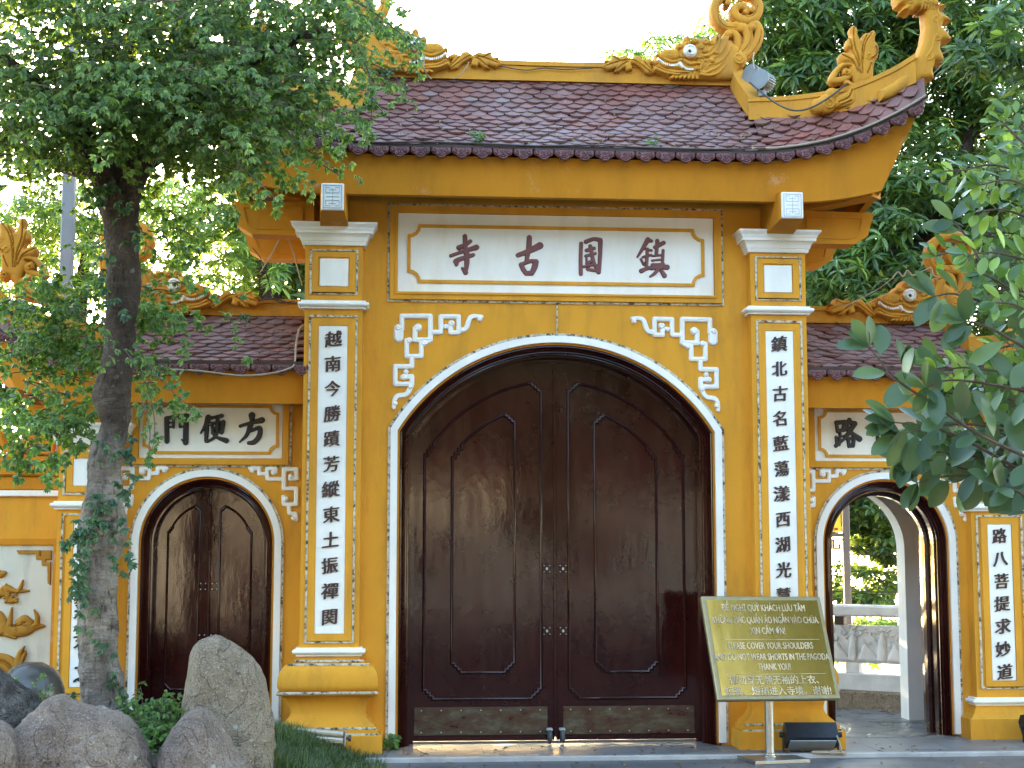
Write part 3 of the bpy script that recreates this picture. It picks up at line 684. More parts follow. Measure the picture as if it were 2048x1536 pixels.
def stepped_panel(cx_seam, sgn, xo, xi, ztop_R, zc, zb, st):
    """closed moulding path: arched top and little stepped corners; sgn mirrors"""
    R_ = ztop_R; z = lambda x: zc + math.sqrt(max(0, R_ * R_ - x * x))
    xs = np.linspace(xo + 3 * st, xi - 3 * st, 18); p = []
    a = abs(xi - xo)
    zl = z(xo + 3 * st) - 4.2 * st; zr = z(xi - 3 * st) - 2.6 * st
    p += [(xo, zb + 3 * st), (xo, zl), (xo + st, zl), (xo + st, zl + 1.4 * st), (xo + 2 * st, zl + 1.4 * st), (xo + 2 * st, zl + 2.8 * st), (xo + 3 * st, zl + 2.8 * st)]
    p += [(x, z(x)) for x in xs]
    p += [(xi - 3 * st, zr + 1.8 * st), (xi - 2 * st, zr + 1.8 * st), (xi - 2 * st, zr + .9 * st), (xi - st, zr + .9 * st), (xi - st, zr), (xi, zr)]
    p += [(xi, zb + 3 * st), (xi - st, zb + 3 * st), (xi - st, zb + 2 * st), (xi - 2 * st, zb + 2 * st), (xi - 2 * st, zb + st), (xi - 3 * st, zb + st), (xi - 3 * st, zb)]
    p += [(xo + 3 * st, zb), (xo + 3 * st, zb + st), (xo + 2 * st, zb + st), (xo + 2 * st, zb + 2 * st), (xo + st, zb + 2 * st), (xo + st, zb + 3 * st)]
    return [(cx_seam + sgn * x, q) for x, q in p]
for sg in (-1, 1):
    x0, x1 = sorted((sg * .007, sg * 1.19))
    leaf = A0.fill(.17, .22, .006, x0, x1, yb=.28).build('door', 'lacquer', gate)
    for xo, xi, RR, zb in ((-1.08, -.115, 1.236, .34), (-.852, -.335, 1.045, .552)):
        path = stepped_panel(0, -sg, xo, xi, RR, 1.713, zb, .025)
        mb = bead2d(path, .013, .022, .221); mb.build('panel_moulding', 'lacquer', leaf, 'auto')
    xs = sorted((sg * 1.155, sg * .065))
    k = MB().bbox(xs[0], xs[1], .2125, .2225, .05, .275, .004).build('kick_plate', 'kick_metal', leaf)
    for z in (.075, .25):
        for i in range(7): MB().lathe([(.006, 0), (.005, .003), (0.001, .004)], seg=8, M4=Matrix.Translation((xs[0] + .06 + i * (xs[1] - xs[0] - .12) / 6, .2125, z)) @ Matrix.Rotation(R(90), 4, 'X')).build('rivet', 'grey_metal', leaf)
    for z in (1.393, .885):
        MB().bbox(sg * .067 - .034, sg * .067 + .034, .216, .2225, z - .036, z + .036, .003).build('lock_plate', 'lacquer', leaf)
        sc = MB()
        for dx in (-.024, .024):
            for dz in (-.026, .026): sc.lathe([(.0045, 0), (.004, .003), (.001, .004)], seg=8, M4=Matrix.Translation((sg * .067 + dx, .216, z + dz)) @ Matrix.Rotation(R(90), 4, 'X'))
        sc.box(sg * .067 - .008, sg * .067 + .008, .213, .217, z - .010, z + .010).build('screw', 'grey_metal', leaf)
    MB().lathe([(.004, -.017), (.045, -.017), (.054, -.010), (.055, 0), (.054, .010), (.045, .017), (.004, .017)], M4=Matrix.Translation((sg * .052, .165, .038)) @ Matrix.Rotation(R(90), 4, 'Y'), seg=28).build('caster_wheel', 'rubber', leaf, 'auto')
    MB().bbox(sg * .052 - .024, sg * .052 + .024, .16, .222, .085, .105, .004).build('caster_bracket', 'grey_metal', leaf)
MB().bbox(-1.19, 1.19, .285, .36, -.03, -.006, .004).build('light_stop_sill', 'kerbstone', gate)  # added sill behind the doors, stops sunlight leaking under them
MB().bbox(-.014, .014, .205, .22, .03, 3.10, .004).build('meeting_bead', 'lacquer', gate)

def pillar(parent, cx, hw, yf, zr):
    """zr: dict of heights. front face at yf"""
    p = MB().box(cx - hw, cx + hw, yf, .02 + zr['wall'], zr['z0'], zr['cap']).build('pillar', 'yellow', parent)
    MB().squareprof(prof_at([(h - .233 + hw, o, z) for h, o, z in CAPITAL], zr['cap']), cx, yf, zr['wall'] + .001).build('capital', 'white_old', p)
    for z in zr['rings']: MB().squareprof(prof_at([(h - .233 + hw, o, z_) for h, o, z_ in RING], z), cx, yf, zr['wall'] + .001).build('ring_moulding', 'white', p)
    return p
for sg in (-1, 1):
    cx = sg * 1.832
    p = pillar(gate, cx, .233, -.13, dict(wall=0, z0=.66, cap=4.005, rings=(3.485, .716)))
    # small upper panel and tall inscription panel
    frame_mb(cx - .150, cx + .150, 3.635, 3.935, .050, -.142, -.129).build('panel_border', 'yellow', p)
    MB().bbox(cx - .117, cx + .117, -.137, -.129, 3.670, 3.898, .004).build('blank_panel', 'white', p)
    rope(rect(cx - .186, cx + .186, 3.612, 3.962), True, -.13, p)
    frame_mb(cx - .146, cx + .146, .858, 3.378, .058, -.142, -.129).build('panel_border', 'yellow', p)
    MB().bbox(cx - .1185, cx + .1185, -.137, -.129, .888, 3.348, .004).build('inscription_panel', 'white', p)
    rope(rect(cx - .186, cx + .186, .825, 3.425), True, -.13, p)
    chars = '越南今勝蹟芳縱東土振禪関' if sg < 0 else '鎮北古名藍蕩漾西湖光慧'
    inscription(p, chars, cx + (.0 if sg < 0 else -.004), 3.228, 1.012 if sg < 0 else 1.17, .135, -.1385, 'ink_brown')
    # stepped base
    b = MB().squareprof([(.425, .19, -.03), (.425, .19, .115), (.418, .183, .121)], cx, -.13, .001)
    b.squareprof([(.392, .155, .119), (.392, .155, .160), (.385, .15, .164)], cx, -.13, .001)
    sc = [(.374, .135, .162), (.372, .133, .180)] + [(.29 + .080 * (1 - math.sin(t)), .05 + .083 * (1 - math.sin(t)), .18 + .105 * t / (math.pi / 2)) for t in np.linspace(.1, math.pi / 2, 7)]
    sc += [(.29 + .105 * (1 - math.cos(t)), .05 + .107 * (1 - math.cos(t)), .285 + .14 * math.sin(t)) for t in np.linspace(.15, math.pi / 2, 8)] + [(.396, .158, .438)]
    b.squareprof(sc, cx, -.13, .001)
    bu = [(.393, .155, .440)] + [(.325 + .066 * math.cos(t), .09 + .066 * math.cos(t), .505 + (.065 if t < 0 else .142) * math.sin(t)) for t in np.linspace(-1.3, 1.45, 14)] + [(.320, .082, .650)]
    b.squareprof(bu, cx, -.13, .001)
    b.squareprof([(.285, .05, .648), (.282, .047, .668), (.240, .01, .672), (.240, .01, .716)], cx, -.13, .001)
    b.build('base', 'yellow', p, 'auto')
    for z, h, o in ((.121, .40, .17), (.166, .375, .145), (.440, .392, .16), (.651, .318, .082), (.676, .275, .042)):
        MB().bbox(cx - h, cx + h, -.13 - o - .012, -.13 - o + .004, z - .007, z + .013, .004).build('rope_light', 'rope_light', p)
    # front bracket with white carved end
    yb = [(-.02, .112, 4.14, 4.43), (-.22, .112, 4.145, 4.43), (-.34, .108, 4.16, 4.425), (-.48, .098, 4.175, 4.415), (-.56, .098, 4.18, 4.41), (-.585, .092, 4.185, 4.405), (-.60, .084, 4.19, 4.40)]
    bk = MB().loft([[(cx - h, y, a), (cx + h, y, a), (cx + h, y, c), (cx - h, y, c)][::-1] for y, h, a, c in yb]).build('bracket', 'ochre', gate)
    MB().bbox(cx - .088, cx + .088, -.625, -.600, 4.188, 4.402, .006).build('end_cap', 'white', bk)
    cv = MB(); mid = 4.295
    band2d(rect(cx - .070, cx + .070, mid - .090, mid + .090), .004, -.628, -.624, True, cv)
    for s2 in (-1, 1):
        zc = mid + s2 * .046
        band2d([(cx - .016, zc + s2 * .028), (cx - .052, zc + s2 * .028), (cx - .052, zc - s2 * .016), (cx + .052, zc - s2 * .016), (cx + .052, zc + s2 * .028), (cx + .018, zc + s2 * .028)], .0035, -.628, -.624, False, cv)
        band2d([(cx - .028, zc + s2 * .008), (cx + .028, zc + s2 * .008)], .0035, -.628, -.624, False, cv)
    band2d([(cx - .050, mid), (cx + .050, mid)], .0035, -.628, -.624, False, cv); band2d([(cx, mid - .07), (cx, mid + .07)], .003, -.6275, -.624, False, cv)
    cv.build('carving', 'grey_metal', bk)
    # side brackets, soffit corner beam
    prof = [(2.0, 4.375), (2.675, 4.365), (2.615, 4.165), (2.50, 4.095), (2.0, 4.095)]
    for y0 in (-.10, .92):
        mb = MB().prism([(sg * x, z) for x, z in (prof if sg > 0 else prof[::-1])], y0, y0 + .2)
        pp = [(2.10, 4.325), (2.58, 4.320), (2.545, 4.18), (2.46, 4.145), (2.10, 4.145)]
        band2d([(sg * x, z) for x, z in pp], .016, y0 - .008, y0 + .004, True, mb)
        mb.build('side_bracket', 'ochre', gate)
    MB().loft([[(sg * x + a * .05, y + a * .05 * sg, z + dz) for a, dz in ((-1, 0), (1, 0), (1, .12), (-1, .12))] for x, y, z in ((2.0, .02, 4.36), (2.60, -.40, 4.42))]).build('corner_beam', 'ochre', gate)
# corner scrolls beside the arch
def main_scroll():
    r = Relief(lambda x, y: tuple(at(760 + x / 5.12, 600 + y / 5.12, 0)[[0, 2]]), 1 / 5.12 / 246); f = dict(curve=False, prof='flat'); H = .020
    for pts, w_ in (([(190, 300), (190, 385)], 52), ([(222, 300), (222, 165), (515, 165), (515, 410), (358, 410), (358, 290)], 27), ([(515, 332), (622, 332), (622, 170), (805, 170), (805, 335), (722, 335), (722, 280)], 26),
                    ([(515, 410), (460, 440)], 30), ([(272, 415), (272, 577), (422, 577), (422, 440)], 26), ([(325, 577), (325, 682), (155, 682), (155, 862), (325, 862), (325, 785), (250, 790)], 27)):
        r.stroke(pts, w_, H, **f)
    for pts, w_ in (([(815, 320), (880, 290), (915, 200), (950, 170), (1040, 172)], 28), ([(320, 880), (270, 965), (180, 985), (145, 1030), (140, 1105)], 27)): r.stroke(pts, [w_, w_, 22], H, prof='flat')
    for c, q in (((183, 285), 30), ((388, 285), 38), ((732, 242), 32), ((675, 275), 26), ((1020, 198), 26), ((835, 312), 28), ((300, 415), 30), ((455, 445), 28), ((265, 735), 24), ((240, 790), 30), ((308, 888), 26), ((155, 1060), 24)):
        r.stroke([c], q * 1.15, H + .004, prof='flat'); r.spiral(c, q * .66, 1.3, 6, .012, base=.018)
    for pts in ([(222, 290), (222, 165), (515, 165), (515, 400), (358, 410), (358, 320)], [(545, 332), (622, 332), (622, 170), (805, 170), (805, 335), (730, 335)], [(272, 450), (272, 577), (422, 577), (422, 470)], [(325, 600), (325, 682), (155, 682), (155, 862), (300, 862)]): r.stroke(pts, 7, .005, curve=False, base=.019)
    return r.mesh(.0055, -.001, back=0.0)
sc_l = main_scroll(); sc_l.build('corner_scroll', 'white', gate); sc_l.mirror().build('corner_scroll', 'white', gate)
# name plaque
MB().bbox(-1.318, 1.318, -.012, .004, 3.645, 4.315, .003).build('plaque_panel', 'white_old', gate)
mb = frame_mb(-1.350, 1.350, 3.622, 4.342, .062, -.034, .003); frame_mb(-1.328, 1.328, 3.642, 4.320, .018, -.046, -.033).build('plaque_bead', 'yellow', gate)
mb.build('plaque_frame', 'yellow', gate)
band2d(notch_rect(-1.225, 1.225, 3.742, 4.205, .085), .026, -.026, -.011, True).build('plaque_moulding', 'yellow', gate)
rope(rect(-1.392, 1.392, 3.580, 4.385), True, 0, gate)
rope([(0, 3.315), (0, 3.575)], False, 0, gate, .012)
BIG = [([(275, 128), (278, 200), (280, 262)], 17, 18, 15), ([(226, 218), (275, 198), (318, 168)], 18, 16, 15), ([(165, 282), (250, 252), (366, 216)], 14, 13, 21), ([(204, 340), (212, 318), (340, 276)], 15, 18, 15), ([(208, 352), (215, 330)], 14),
       ([(292, 262), (290, 340), (280, 418)], 17, 19, 12), ([(280, 415), (254, 380)], 18, 11),
       ([(782, 138), (778, 220), (760, 320)], 19, 20, 15), ([(692, 278), (780, 245), (865, 202)], 17, 20, 26), ([(716, 352), (735, 390), (756, 420)], 17, 18, 17), ([(716, 352), (790, 325), (832, 330)], 16, 15, 19), ([(834, 330), (822, 375), (802, 420)], 21, 22, 18), ([(756, 420), (802, 420)], 18),
       ([(1190, 186), (1186, 300), (1188, 425)], 15, 14, 15), ([(1228, 172), (1290, 150), (1340, 160)], 17, 14, 19), ([(1342, 165), (1338, 300), (1327, 410)], 18, 15, 18), ([(1232, 240), (1292, 224)], 14), ([(1226, 284), (1302, 264)], 12), ([(1262, 205), (1288, 330), (1322, 392)], 15, 15, 16), ([(1232, 300), (1234, 332)], 9), ([(1236, 342), (1285, 320)], 13), ([(1212, 368), (1300, 350)], 11), ([(1240, 388), (1330, 402)], 13),
       ([(1716, 156), (1672, 230), (1634, 292)], 20, 14, 8), ([(1716, 158), (1742, 166)], 14), ([(1700, 230), (1745, 240)], 10), ([(1678, 292), (1742, 276)], 10), ([(1712, 230), (1704, 370)], 13), ([(1662, 310), (1682, 352)], 10), ([(1664, 402), (1700, 385), (1770, 368)], 18, 14, 15),
       ([(1790, 164), (1782, 275)], 16, 13), ([(1772, 216), (1840, 180)], 16), ([(1836, 240), (1830, 345)], 12), ([(1752, 284), (1830, 276)], 9), ([(1748, 320), (1830, 312)], 9), ([(1750, 352), (1840, 350)], 12), ([(1742, 382), (1800, 372), (1868, 372)], 14, 15, 20), ([(1800, 384), (1770, 420), (1734, 446)], 15, 13, 9), ([(1812, 386), (1846, 438)], 13, 19)]
brush(gate, BIG, 860, 440, 3.938, -.012, 'ink_red', (0, 500, 1000, 1500, 2100), cell=.0055)
# eave cornice (fascia), soffit, roof
zE = lambda x: 4.715 + .47 * max(0.0, (abs(x) - 1.4) / 1.54) ** 2.2
yE = lambda x: -.60 - .05 * max(0.0, (abs(x) - 1.4) / 1.54) ** 2
zB = lambda x: 4.357 + .11 * max(0.0, (abs(x) - 1.85) / .77) ** 2
us = np.concatenate([np.linspace(-1, -.6, 12), np.linspace(-.55, .55, 14), np.linspace(.6, 1, 12)])
rg = []
for u in us:
    xb, xt = u * 2.62, u * 2.925; zt = zE(xt) - .055; t = (abs(u) > .6) * (abs(u) - .6) / .4
    yb_, yt = -.47, -.545
    rg.append([(xb, yb_, zB(xb)), (xt, yt, zt), (xt, yt + .05, zt), (xb, yb_ + .07, zB(xb))][::-1])
f = MB().loft(rg)
for sg in (-1, 1):
    rs = [[(sg * 2.62, -.47, zB(2.62)), (sg * 2.925, -.545, zE(2.925) - .055), (sg * 2.56, -.47, zB(2.62)), ], [(sg * 2.62, 1.47, zB(2.62)), (sg * 2.925, 1.545, zE(2.925) - .055), (sg * 2.56, 1.47, zB(2.62))]]
    ys = np.linspace(-.47, 1.47, 12); rr = []
    for y in ys:
        v = abs((y - .5) / .97); zb_ = 4.36 + .105 * v ** 2.4; zt_ = 4.66 + .47 * max(0, (v - .35) / .65) ** 2.2
        rr.append([(sg * 2.62, y, zb_), (sg * (2.70 + .225 * v ** 3), .5 + (y - .5) * 1.077, zt_), (sg * (2.65 + .225 * v ** 3), .5 + (y - .5) * 1.077, zt_), (sg * 2.56, y, zb_)])
    f.loft(rr if sg < 0 else [q[::-1] for q in rr])
f.loft([[(x, 2 - 1 - y if False else 1.0 - y, z) for x, y, z in q][::-1] for q in rg])
f.build('cornice', 'ochre', gate, 'auto')
MB().box(-2.56, 2.56, -.41, 1.41, 4.50, 4.54).build('soffit', 'dark_wood', gate)
def roof_main():
    def hip(x):
        t = np.clip((abs(x) - 1.66) / (2.96 - 1.66), 0, 1)
        yh = -.02 - .60 * t; zh = np.interp(abs(x), [1.66, 2.03, 2.395, 2.71, 2.96], [5.215, 5.185, 5.215, 5.305, 5.395]); return yh, zh
    def top(x): return (.46, 5.62) if abs(x) <= 1.66 else hip(x)
    def surf(x, s):
        yt, zt = top(x); ye, ze = yE(x), zE(x)
        return np.array([x, ye + (yt - ye) * s, ze + (zt - ze) * s - .05 * math.sin(math.pi * s) * min(1, (yt - ye))])
    def slen(x):
        yt, zt = top(x); return max(.02, math.hypot(yt - yE(x), zt - zE(x)))
    return surf, slen
surf, slen = roof_main()
def under(surf, x0, x1, n=60, m=8, dn=.012):
    xs = np.linspace(x0, x1, n); mb = MB(); v = [surf(x, s) - np.array([0, 0, dn]) for x in xs for s in np.linspace(0, 1, m)]
    return mb.add(v, [(i * m + j, (i + 1) * m + j, (i + 1) * m + j + 1, i * m + j + 1) for i in range(n - 1) for j in range(m - 1)])
roof = joined(under(surf, -2.95, -1.662, 24), under(surf, -1.66, 1.66, 40), under(surf, 1.662, 2.95, 24))
bk = moved(roof, (0, 1.0, 0), [[1, 0, 0], [0, -1, 0], [0, 0, 1]]); bk.f = [q[::-1] for q in bk.f]
roof = joined(roof, bk)
for sg in (-1, 1):      # side slopes and gable triangles
    v = []
    for y in np.linspace(-.65, 1.65, 20):
        t = abs((y - .5) / 1.15); ze = 4.72 + .465 * max(0, (t - .35) / .65) ** 2.2
        v += [(sg * (2.73 + .22 * t ** 3), y, ze), (sg * 1.66, .5 + (y - .5) * .46, 5.20)]
    roof.add(v, [(2 * i, 2 * i + 2, 2 * i + 3, 2 * i + 1) for i in range(19)])
    roof.add([(sg * 1.64, -.02, 5.2), (sg * 1.64, 1.02, 5.2), (sg * 1.64, .5, 5.66)], [(0, 1, 2)])
rf = roof.build('roof', 'tile', gate)
tf = MB(); tile_field(tf, surf, -1.60, 1.64, slen, seed=3); tf.build('roof_tiles', 'tile', rf)
for a_, b_ in ((-2.86, -1.70), (1.70, 2.90)): tile_field(MB(), surf, a_, b_, slen, seed=5).build('corner_tiles', 'tile_red', rf)
eave_row((-2.93, 2.95), zE, lambda x: yE(x) - .018).build('eave_tiles', 'antefix', rf, 'auto')
eb = [[(x, yE(x) - .03, zE(x) - .008), (x, yE(x) - .03, zE(x) + .018), (x, yE(x) + .09, zE(x) + .03), (x, yE(x) + .09, zE(x) - .03)] for x in np.linspace(-2.96, 2.96, 80)]
MB().loft(eb).build('eave_board', 'dark_wood', rf)
# ridge, gable ridges, hips
zr = lambda x: 5.755 + .05 * (abs(x) / 1.6) ** 2
rd = MB().loft([[(x, .36, 5.585), (x, .36, zr(x) - .045), (x, .345, zr(x) - .04), (x, .345, zr(x)), (x, .655, zr(x)), (x, .655, zr(x) - .04), (x, .64, zr(x) - .045), (x, .64, 5.585)] for x in np.linspace(-1.66, 1.66, 24)])
for sg in (-1, 1):
    for yy in (1, -1):
        path = [(1.625, .5 - .14 * yy, 5.66), (1.650, .5 - .33 * yy, 5.47), (1.685, .5 - .56 * yy, 5.27)]
        rd.loft([[(sg * (x - .055), y, z - .1), (sg * (x - .055), y, z + .085), (sg * (x + .055), y, z + .085), (sg * (x + .055), y, z - .1)] for x, y, z in path])
        hp = smooth_path([(1.64, -.03, 5.20, .135), (2.03, -.20, 5.165, .155), (2.395, -.37, 5.20, .15), (2.71, -.49, 5.30, .165), (2.90, -.57, 5.385, .19)], 5)
        rr = []
        for x, y, z, h in hp:
            Y_ = y if yy > 0 else 1 - y
            rr.append([(sg * (x - .02), Y_ - .055, z - .05), (sg * (x - .02), Y_ - .055, z + h * .72), (sg * (x - .025), Y_ - .065, z + h * .76), (sg * (x - .025), Y_ - .065, z + h), (sg * (x + .025), Y_ + .065, z + h), (sg * (x + .025), Y_ + .065, z + h * .76), (sg * (x + .02), Y_ + .055, z + h * .72), (sg * (x + .02), Y_ + .055, z - .05)])
        rd.loft(rr)
rd.build('ridge', 'carving', rf)
body, teeth, eye, pup = dragon_parts(1.565, 5.625, .40)
for m4 in (1, -1):
    pick = (lambda q: q) if m4 > 0 else (lambda q: q.mirror())
    d = pick(body).build('dragon', 'carving', gate, 'auto')   # carved ridge dragon with scroll tail
    pick(flame_mb(2.45, 5.235, -.38, 8.6e-4)).build('flame_finial', 'carving', gate, 'auto')
    for nm, qs, mt in (('teeth', teeth, 'tooth'), ('eye', eye, 'tooth'), ('pupil', pup, 'pupil')):
        for q in qs: pick(q).build(nm, mt, d, 'auto')
    nk, ney = neck_mb(); n_ = pick(nk).build('dragon_neck', 'carving', gate, 'auto'); [pick(q).build('eye', 'tooth', n_, 'auto') for q in ney]
# ------------------------------------------------------------------ SIDE GATES
def side_scroll():
    """white corner scroll, traced at the right shoulder of the left side gate"""
    r = Relief(lambda x, y: tuple(at(240 + x / 5.12, 760 + y / 5.12, .4)[[0, 2]]), 1 / 5.12 / 240); H = .018; f = dict(curve=False, prof='flat')
    for pts, w_ in (([(1335, 905), (1425, 905), (1425, 962), (1506, 965), (1506, 910), (1592, 910), (1592, 950)], 22), ([(1506, 965), (1510, 1015), (1680, 1015)], 22), ([(1680, 1112), (1680, 915), (1808, 915), (1808, 1010), (1742, 1012), (1745, 985)], 24),
                    ([(1680, 1112), (1806, 1112), (1806, 1272), (1680, 1275), (1675, 1195)], 23), ([(1730, 1280), (1735, 1362), (1802, 1372), (1808, 1430)], 22)): r.stroke(pts, w_, H, **f)
    for c, q in (((1355, 928), 26), ((1575, 946), 28), ((1750, 985), 26), ((1700, 1216), 26), ((1780, 1415), 26)): r.stroke([c], q * 1.1, H + .004, prof='flat'); r.spiral(c, q * .62, 1.3, 6, .010, base=.016)
    return r.mesh(.0055, .399, back=0.0)
SS = side_scroll(); CXG = 2.865
def about(mb, cx):
    o = MB(); o.n = mb.n; o.v = [v * np.array([-1, 1, 1]) + np.array([2 * cx, 0, 0]) for v in mb.v]; o.f = [tuple(reversed(q)) for q in mb.f]; return o
SIDE_CAL = {-1: [([(1350, 362), (1350, 392)], 32, 26), ([(1232, 472), (1330, 440), (1452, 412)], 17, 16, 30), ([(1345, 440), (1300, 560), (1226, 635)], 26, 20, 9), ([(1338, 522), (1430, 492), (1425, 575), (1375, 635), (1318, 645)], 16, 22, 26, 24, 18),
                ([(905, 385), (880, 460), (826, 545)], 30, 22, 9), ([(890, 470), (882, 625)], 24, 19), ([(925, 392), (985, 378), (1042, 368)], 18, 15, 22), ([(940, 440), (952, 545)], 15), ([(940, 442), (1055, 430)], 15), ([(1058, 430), (1042, 535)], 22), ([(952, 490), (1042, 482)], 9), ([(952, 545), (1042, 532)], 11), ([(1000, 378), (985, 560), (898, 635)], 20, 18, 12), ([(942, 545), (1000, 590), (1090, 622)], 12, 16, 26),
                ([(478, 395), (482, 628)], 24), ([(478, 392), (560, 378)], 20), ([(552, 380), (546, 485)], 14), ([(482, 440), (546, 434)], 9), ([(482, 486), (546, 480)], 10), ([(612, 370), (616, 480)], 15), ([(612, 372), (684, 364)], 22), ([(678, 372), (672, 640)], 27), ([(612, 430), (672, 424)], 9), ([(612, 482), (672, 476)], 10), ([(672, 640), (632, 612)], 18, 9)],
            1: [([(372, 330), (384, 425)], 19), ([(372, 335), (462, 328)], 22), ([(455, 338), (442, 412)], 20), ([(384, 418), (452, 408)], 17), ([(412, 420), (402, 560)], 16), ([(445, 470), (402, 480)], 11), ([(368, 482), (376, 572)], 15), ([(368, 572), (455, 500)], 21, 12), ([(505, 308), (455, 412)], 24, 16), ([(500, 332), (565, 340)], 22), ([(560, 345), (480, 465), (436, 525)], 28, 22, 9), ([(478, 395), (545, 455), (608, 500)], 20, 24, 30), ([(490, 502), (502, 572)], 19), ([(490, 500), (552, 494)], 17), ([(552, 494), (542, 572)], 20), ([(500, 577), (546, 570)], 18),
                ([(792, 306), (730, 372)], 20, 9), ([(805, 352), (738, 410)], 20, 9), ([(792, 380), (794, 570)], 20, 17), ([(800, 430), (742, 470)], 18, 9), ([(790, 572), (742, 590)], 15, 10), ([(850, 312), (846, 585)], 20), ([(850, 316), (930, 306)], 18), ([(925, 312), (918, 590)], 20), ([(850, 400), (920, 395)], 12), ([(850, 480), (920, 476)], 12)]}
PLACE = {-1: 'left side gate, its small arched double door closed, half hidden by the tree trunk', 1: 'right side gate, its small arch standing open, under the large-leaved branch'}
sideroof = {}
def side_gate(sg):
    nm = PLACE[sg]; X = lambda x: sg * x
    g = thing('side_gate', nm, 'gate', (0, 0, 0))
    ar = Arch(sg * CXG, .608, 1.60, .6075)
    x0, x1 = sorted((X(2.05), X(4.06)))
    arch_wall(ar, .03, x0, x1, -.02, 2.98, .4, .80).build('wall', 'yellow', g)
    ar.mould([(-.001, .4), (-.001, .38), (.055, .378), (.056, .41)], -.0).build('arch_trim', 'white', g)
    ar.mould([(.056, .404), (.074, .402), (.076, .42)], -.01).build('inner_trim', 'ochre', g)
    ar.mould([(.076, .396), (.090, .388), (.095, .41), (.108, .405), (.113, .428), (.126, .424), (.131, .45), (.143, .448), (.147, .48), (.160, .48), (.163, .62), (.19, .625), (.19, .70), (.01, .70)], -.015).build('door_frame', 'lacquer', g)
    rope(ar.pts(-.012), False, .4, g, .018)
    # passage: white rear wall with its own arch, side cheeks, ceiling
    a2 = Arch(sg * CXG, .572, 1.56, .5715)
    w2 = arch_wall(a2, 0, x0, x1, -.02, 2.98, 1.58, 1.80)
    w2.box(*sorted((X(2.05), X(2.11))), .80, 1.58, -.02, 2.9).box(*sorted((X(3.98), X(4.06))), .80, 1.58, -.02, 2.9).box(x0 + .01, x1 - .01, .80, 1.58, 2.55, 2.62)
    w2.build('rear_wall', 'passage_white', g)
    for s2 in (-1, 1):
        if sg < 0:
            xs = sorted((X(CXG) + s2 * .005, X(CXG) + s2 * .452))
            lf = ar.fill(.150, .60, -.015, xs[0] - .012 * (s2 < 0), xs[1] + .012 * (s2 > 0), yb=.65).build('door', 'lacquer', g)
            path = stepped_panel(X(CXG), -s2, -.345, -.085, .345, 1.59, .40, .013)
            mb = bead2d(path, .010, .016, .601); mb.build('panel_moulding', 'lacquer', lf, 'auto')
            for z in (1.245, .82):
                xx = X(CXG) + s2 * .047
                MB().bbox(xx - .030, xx + .030, .594, .602, z - .034, z + .034, .003).build('lock_plate', 'lacquer', lf)
                sc = MB()
                for dx in (-.02, .02):
                    for dz in (-.024, .024): sc.lathe([(.006, 0), (.005, .004), (.001, .005)], seg=8, M4=Matrix.Translation((xx + dx, .594, z + dz)) @ Matrix.Rotation(R(90), 4, 'X'))
                sc.build('screw', 'grey_metal', lf)
        else:   # leaves folded back into the passage
            xh = X(CXG) + s2 * .452; lf = MB()
            a_ = Arch(0, .452, 1.60, .4515); xs = np.linspace(0, .445, 18)
            poly = [(u, 1.59 + math.sqrt(max(0, .448 ** 2 - (.448 - u) ** 2))) for u in xs] + [(.445, .02), (0, .02)]
            th = R(83) * s2
            n = len(poly); vv = []
            for off in (0, .05):
                for u, z in poly: vv.append((xh + s2 * (u * math.cos(R(80)) + .012 + off), .655 + u * math.sin(R(80)), z))
            lf.add(vv, [tuple(range(n)), tuple(range(2 * n - 1, n - 1, -1))] + [(i, i + n, (i + 1) % n + n, (i + 1) % n) for i in range(n)])
            lf.build('door', 'lacquer', g)
    if sg < 0: MB().bbox(X(CXG) - .012, X(CXG) + .012, .588, .60, -.01, 2.03, .004).build('meeting_bead', 'lacquer', g)
    # scrolls
    base = SS if sg < 0 else SS.mirror()
    base.build('corner_scroll', 'white', g); about(base, sg * CXG).build('corner_scroll', 'white', g)
    # plaque
    px0, px1 = sorted((X(2.262), X(3.435))); c = (px0 + px1) / 2
    MB().bbox(px0, px1, .388, .404, 2.302, 2.760, .003).build('plaque_panel', 'white_old', g)
    mb = frame_mb(px0 - .028, px1 + .028, 2.275, 2.79, .05, .368, .403); mb.build('plaque_frame', 'yellow', g)
    band2d(notch_rect(px0 + .042, px1 - .042, 2.347, 2.735, .06), .024, .376, .389, True).build('plaque_moulding', 'yellow', g)
    rope(rect(px0 - .068, px1 + .068, 2.238, 2.81), True, .4, g)
    rope([(sg * CXG, 2.215), (sg * CXG, 2.235)], False, .4, g, .012)
    if sg < 0: brush(g, SIDE_CAL[-1], 240, 760, 5.12, .388, 'ink_black', (0, 750, 1150, 2000), cell=.0055)
    else: brush(g, SIDE_CAL[1], 1600, 780, 5.12, .388, 'ink_black', (0, 700, 2000), cell=.0055)
    # outer pillar
    cx = X(3.812)
    p = pillar(g, cx, .24, .27, dict(wall=.4, z0=.10, cap=2.40, rings=(1.875, .248)))
    MB().bbox(cx - .105, cx + .105, .263, .271, .452, 1.765, .004).build('inscription_panel', 'white', p)
    frame_mb(cx - .135, cx + .135, .422, 1.795, .055, .258, .271).build('panel_border', 'yellow', p)
    rope(rect(cx - .195, cx + .195, .395, 1.835), True, .27, p)
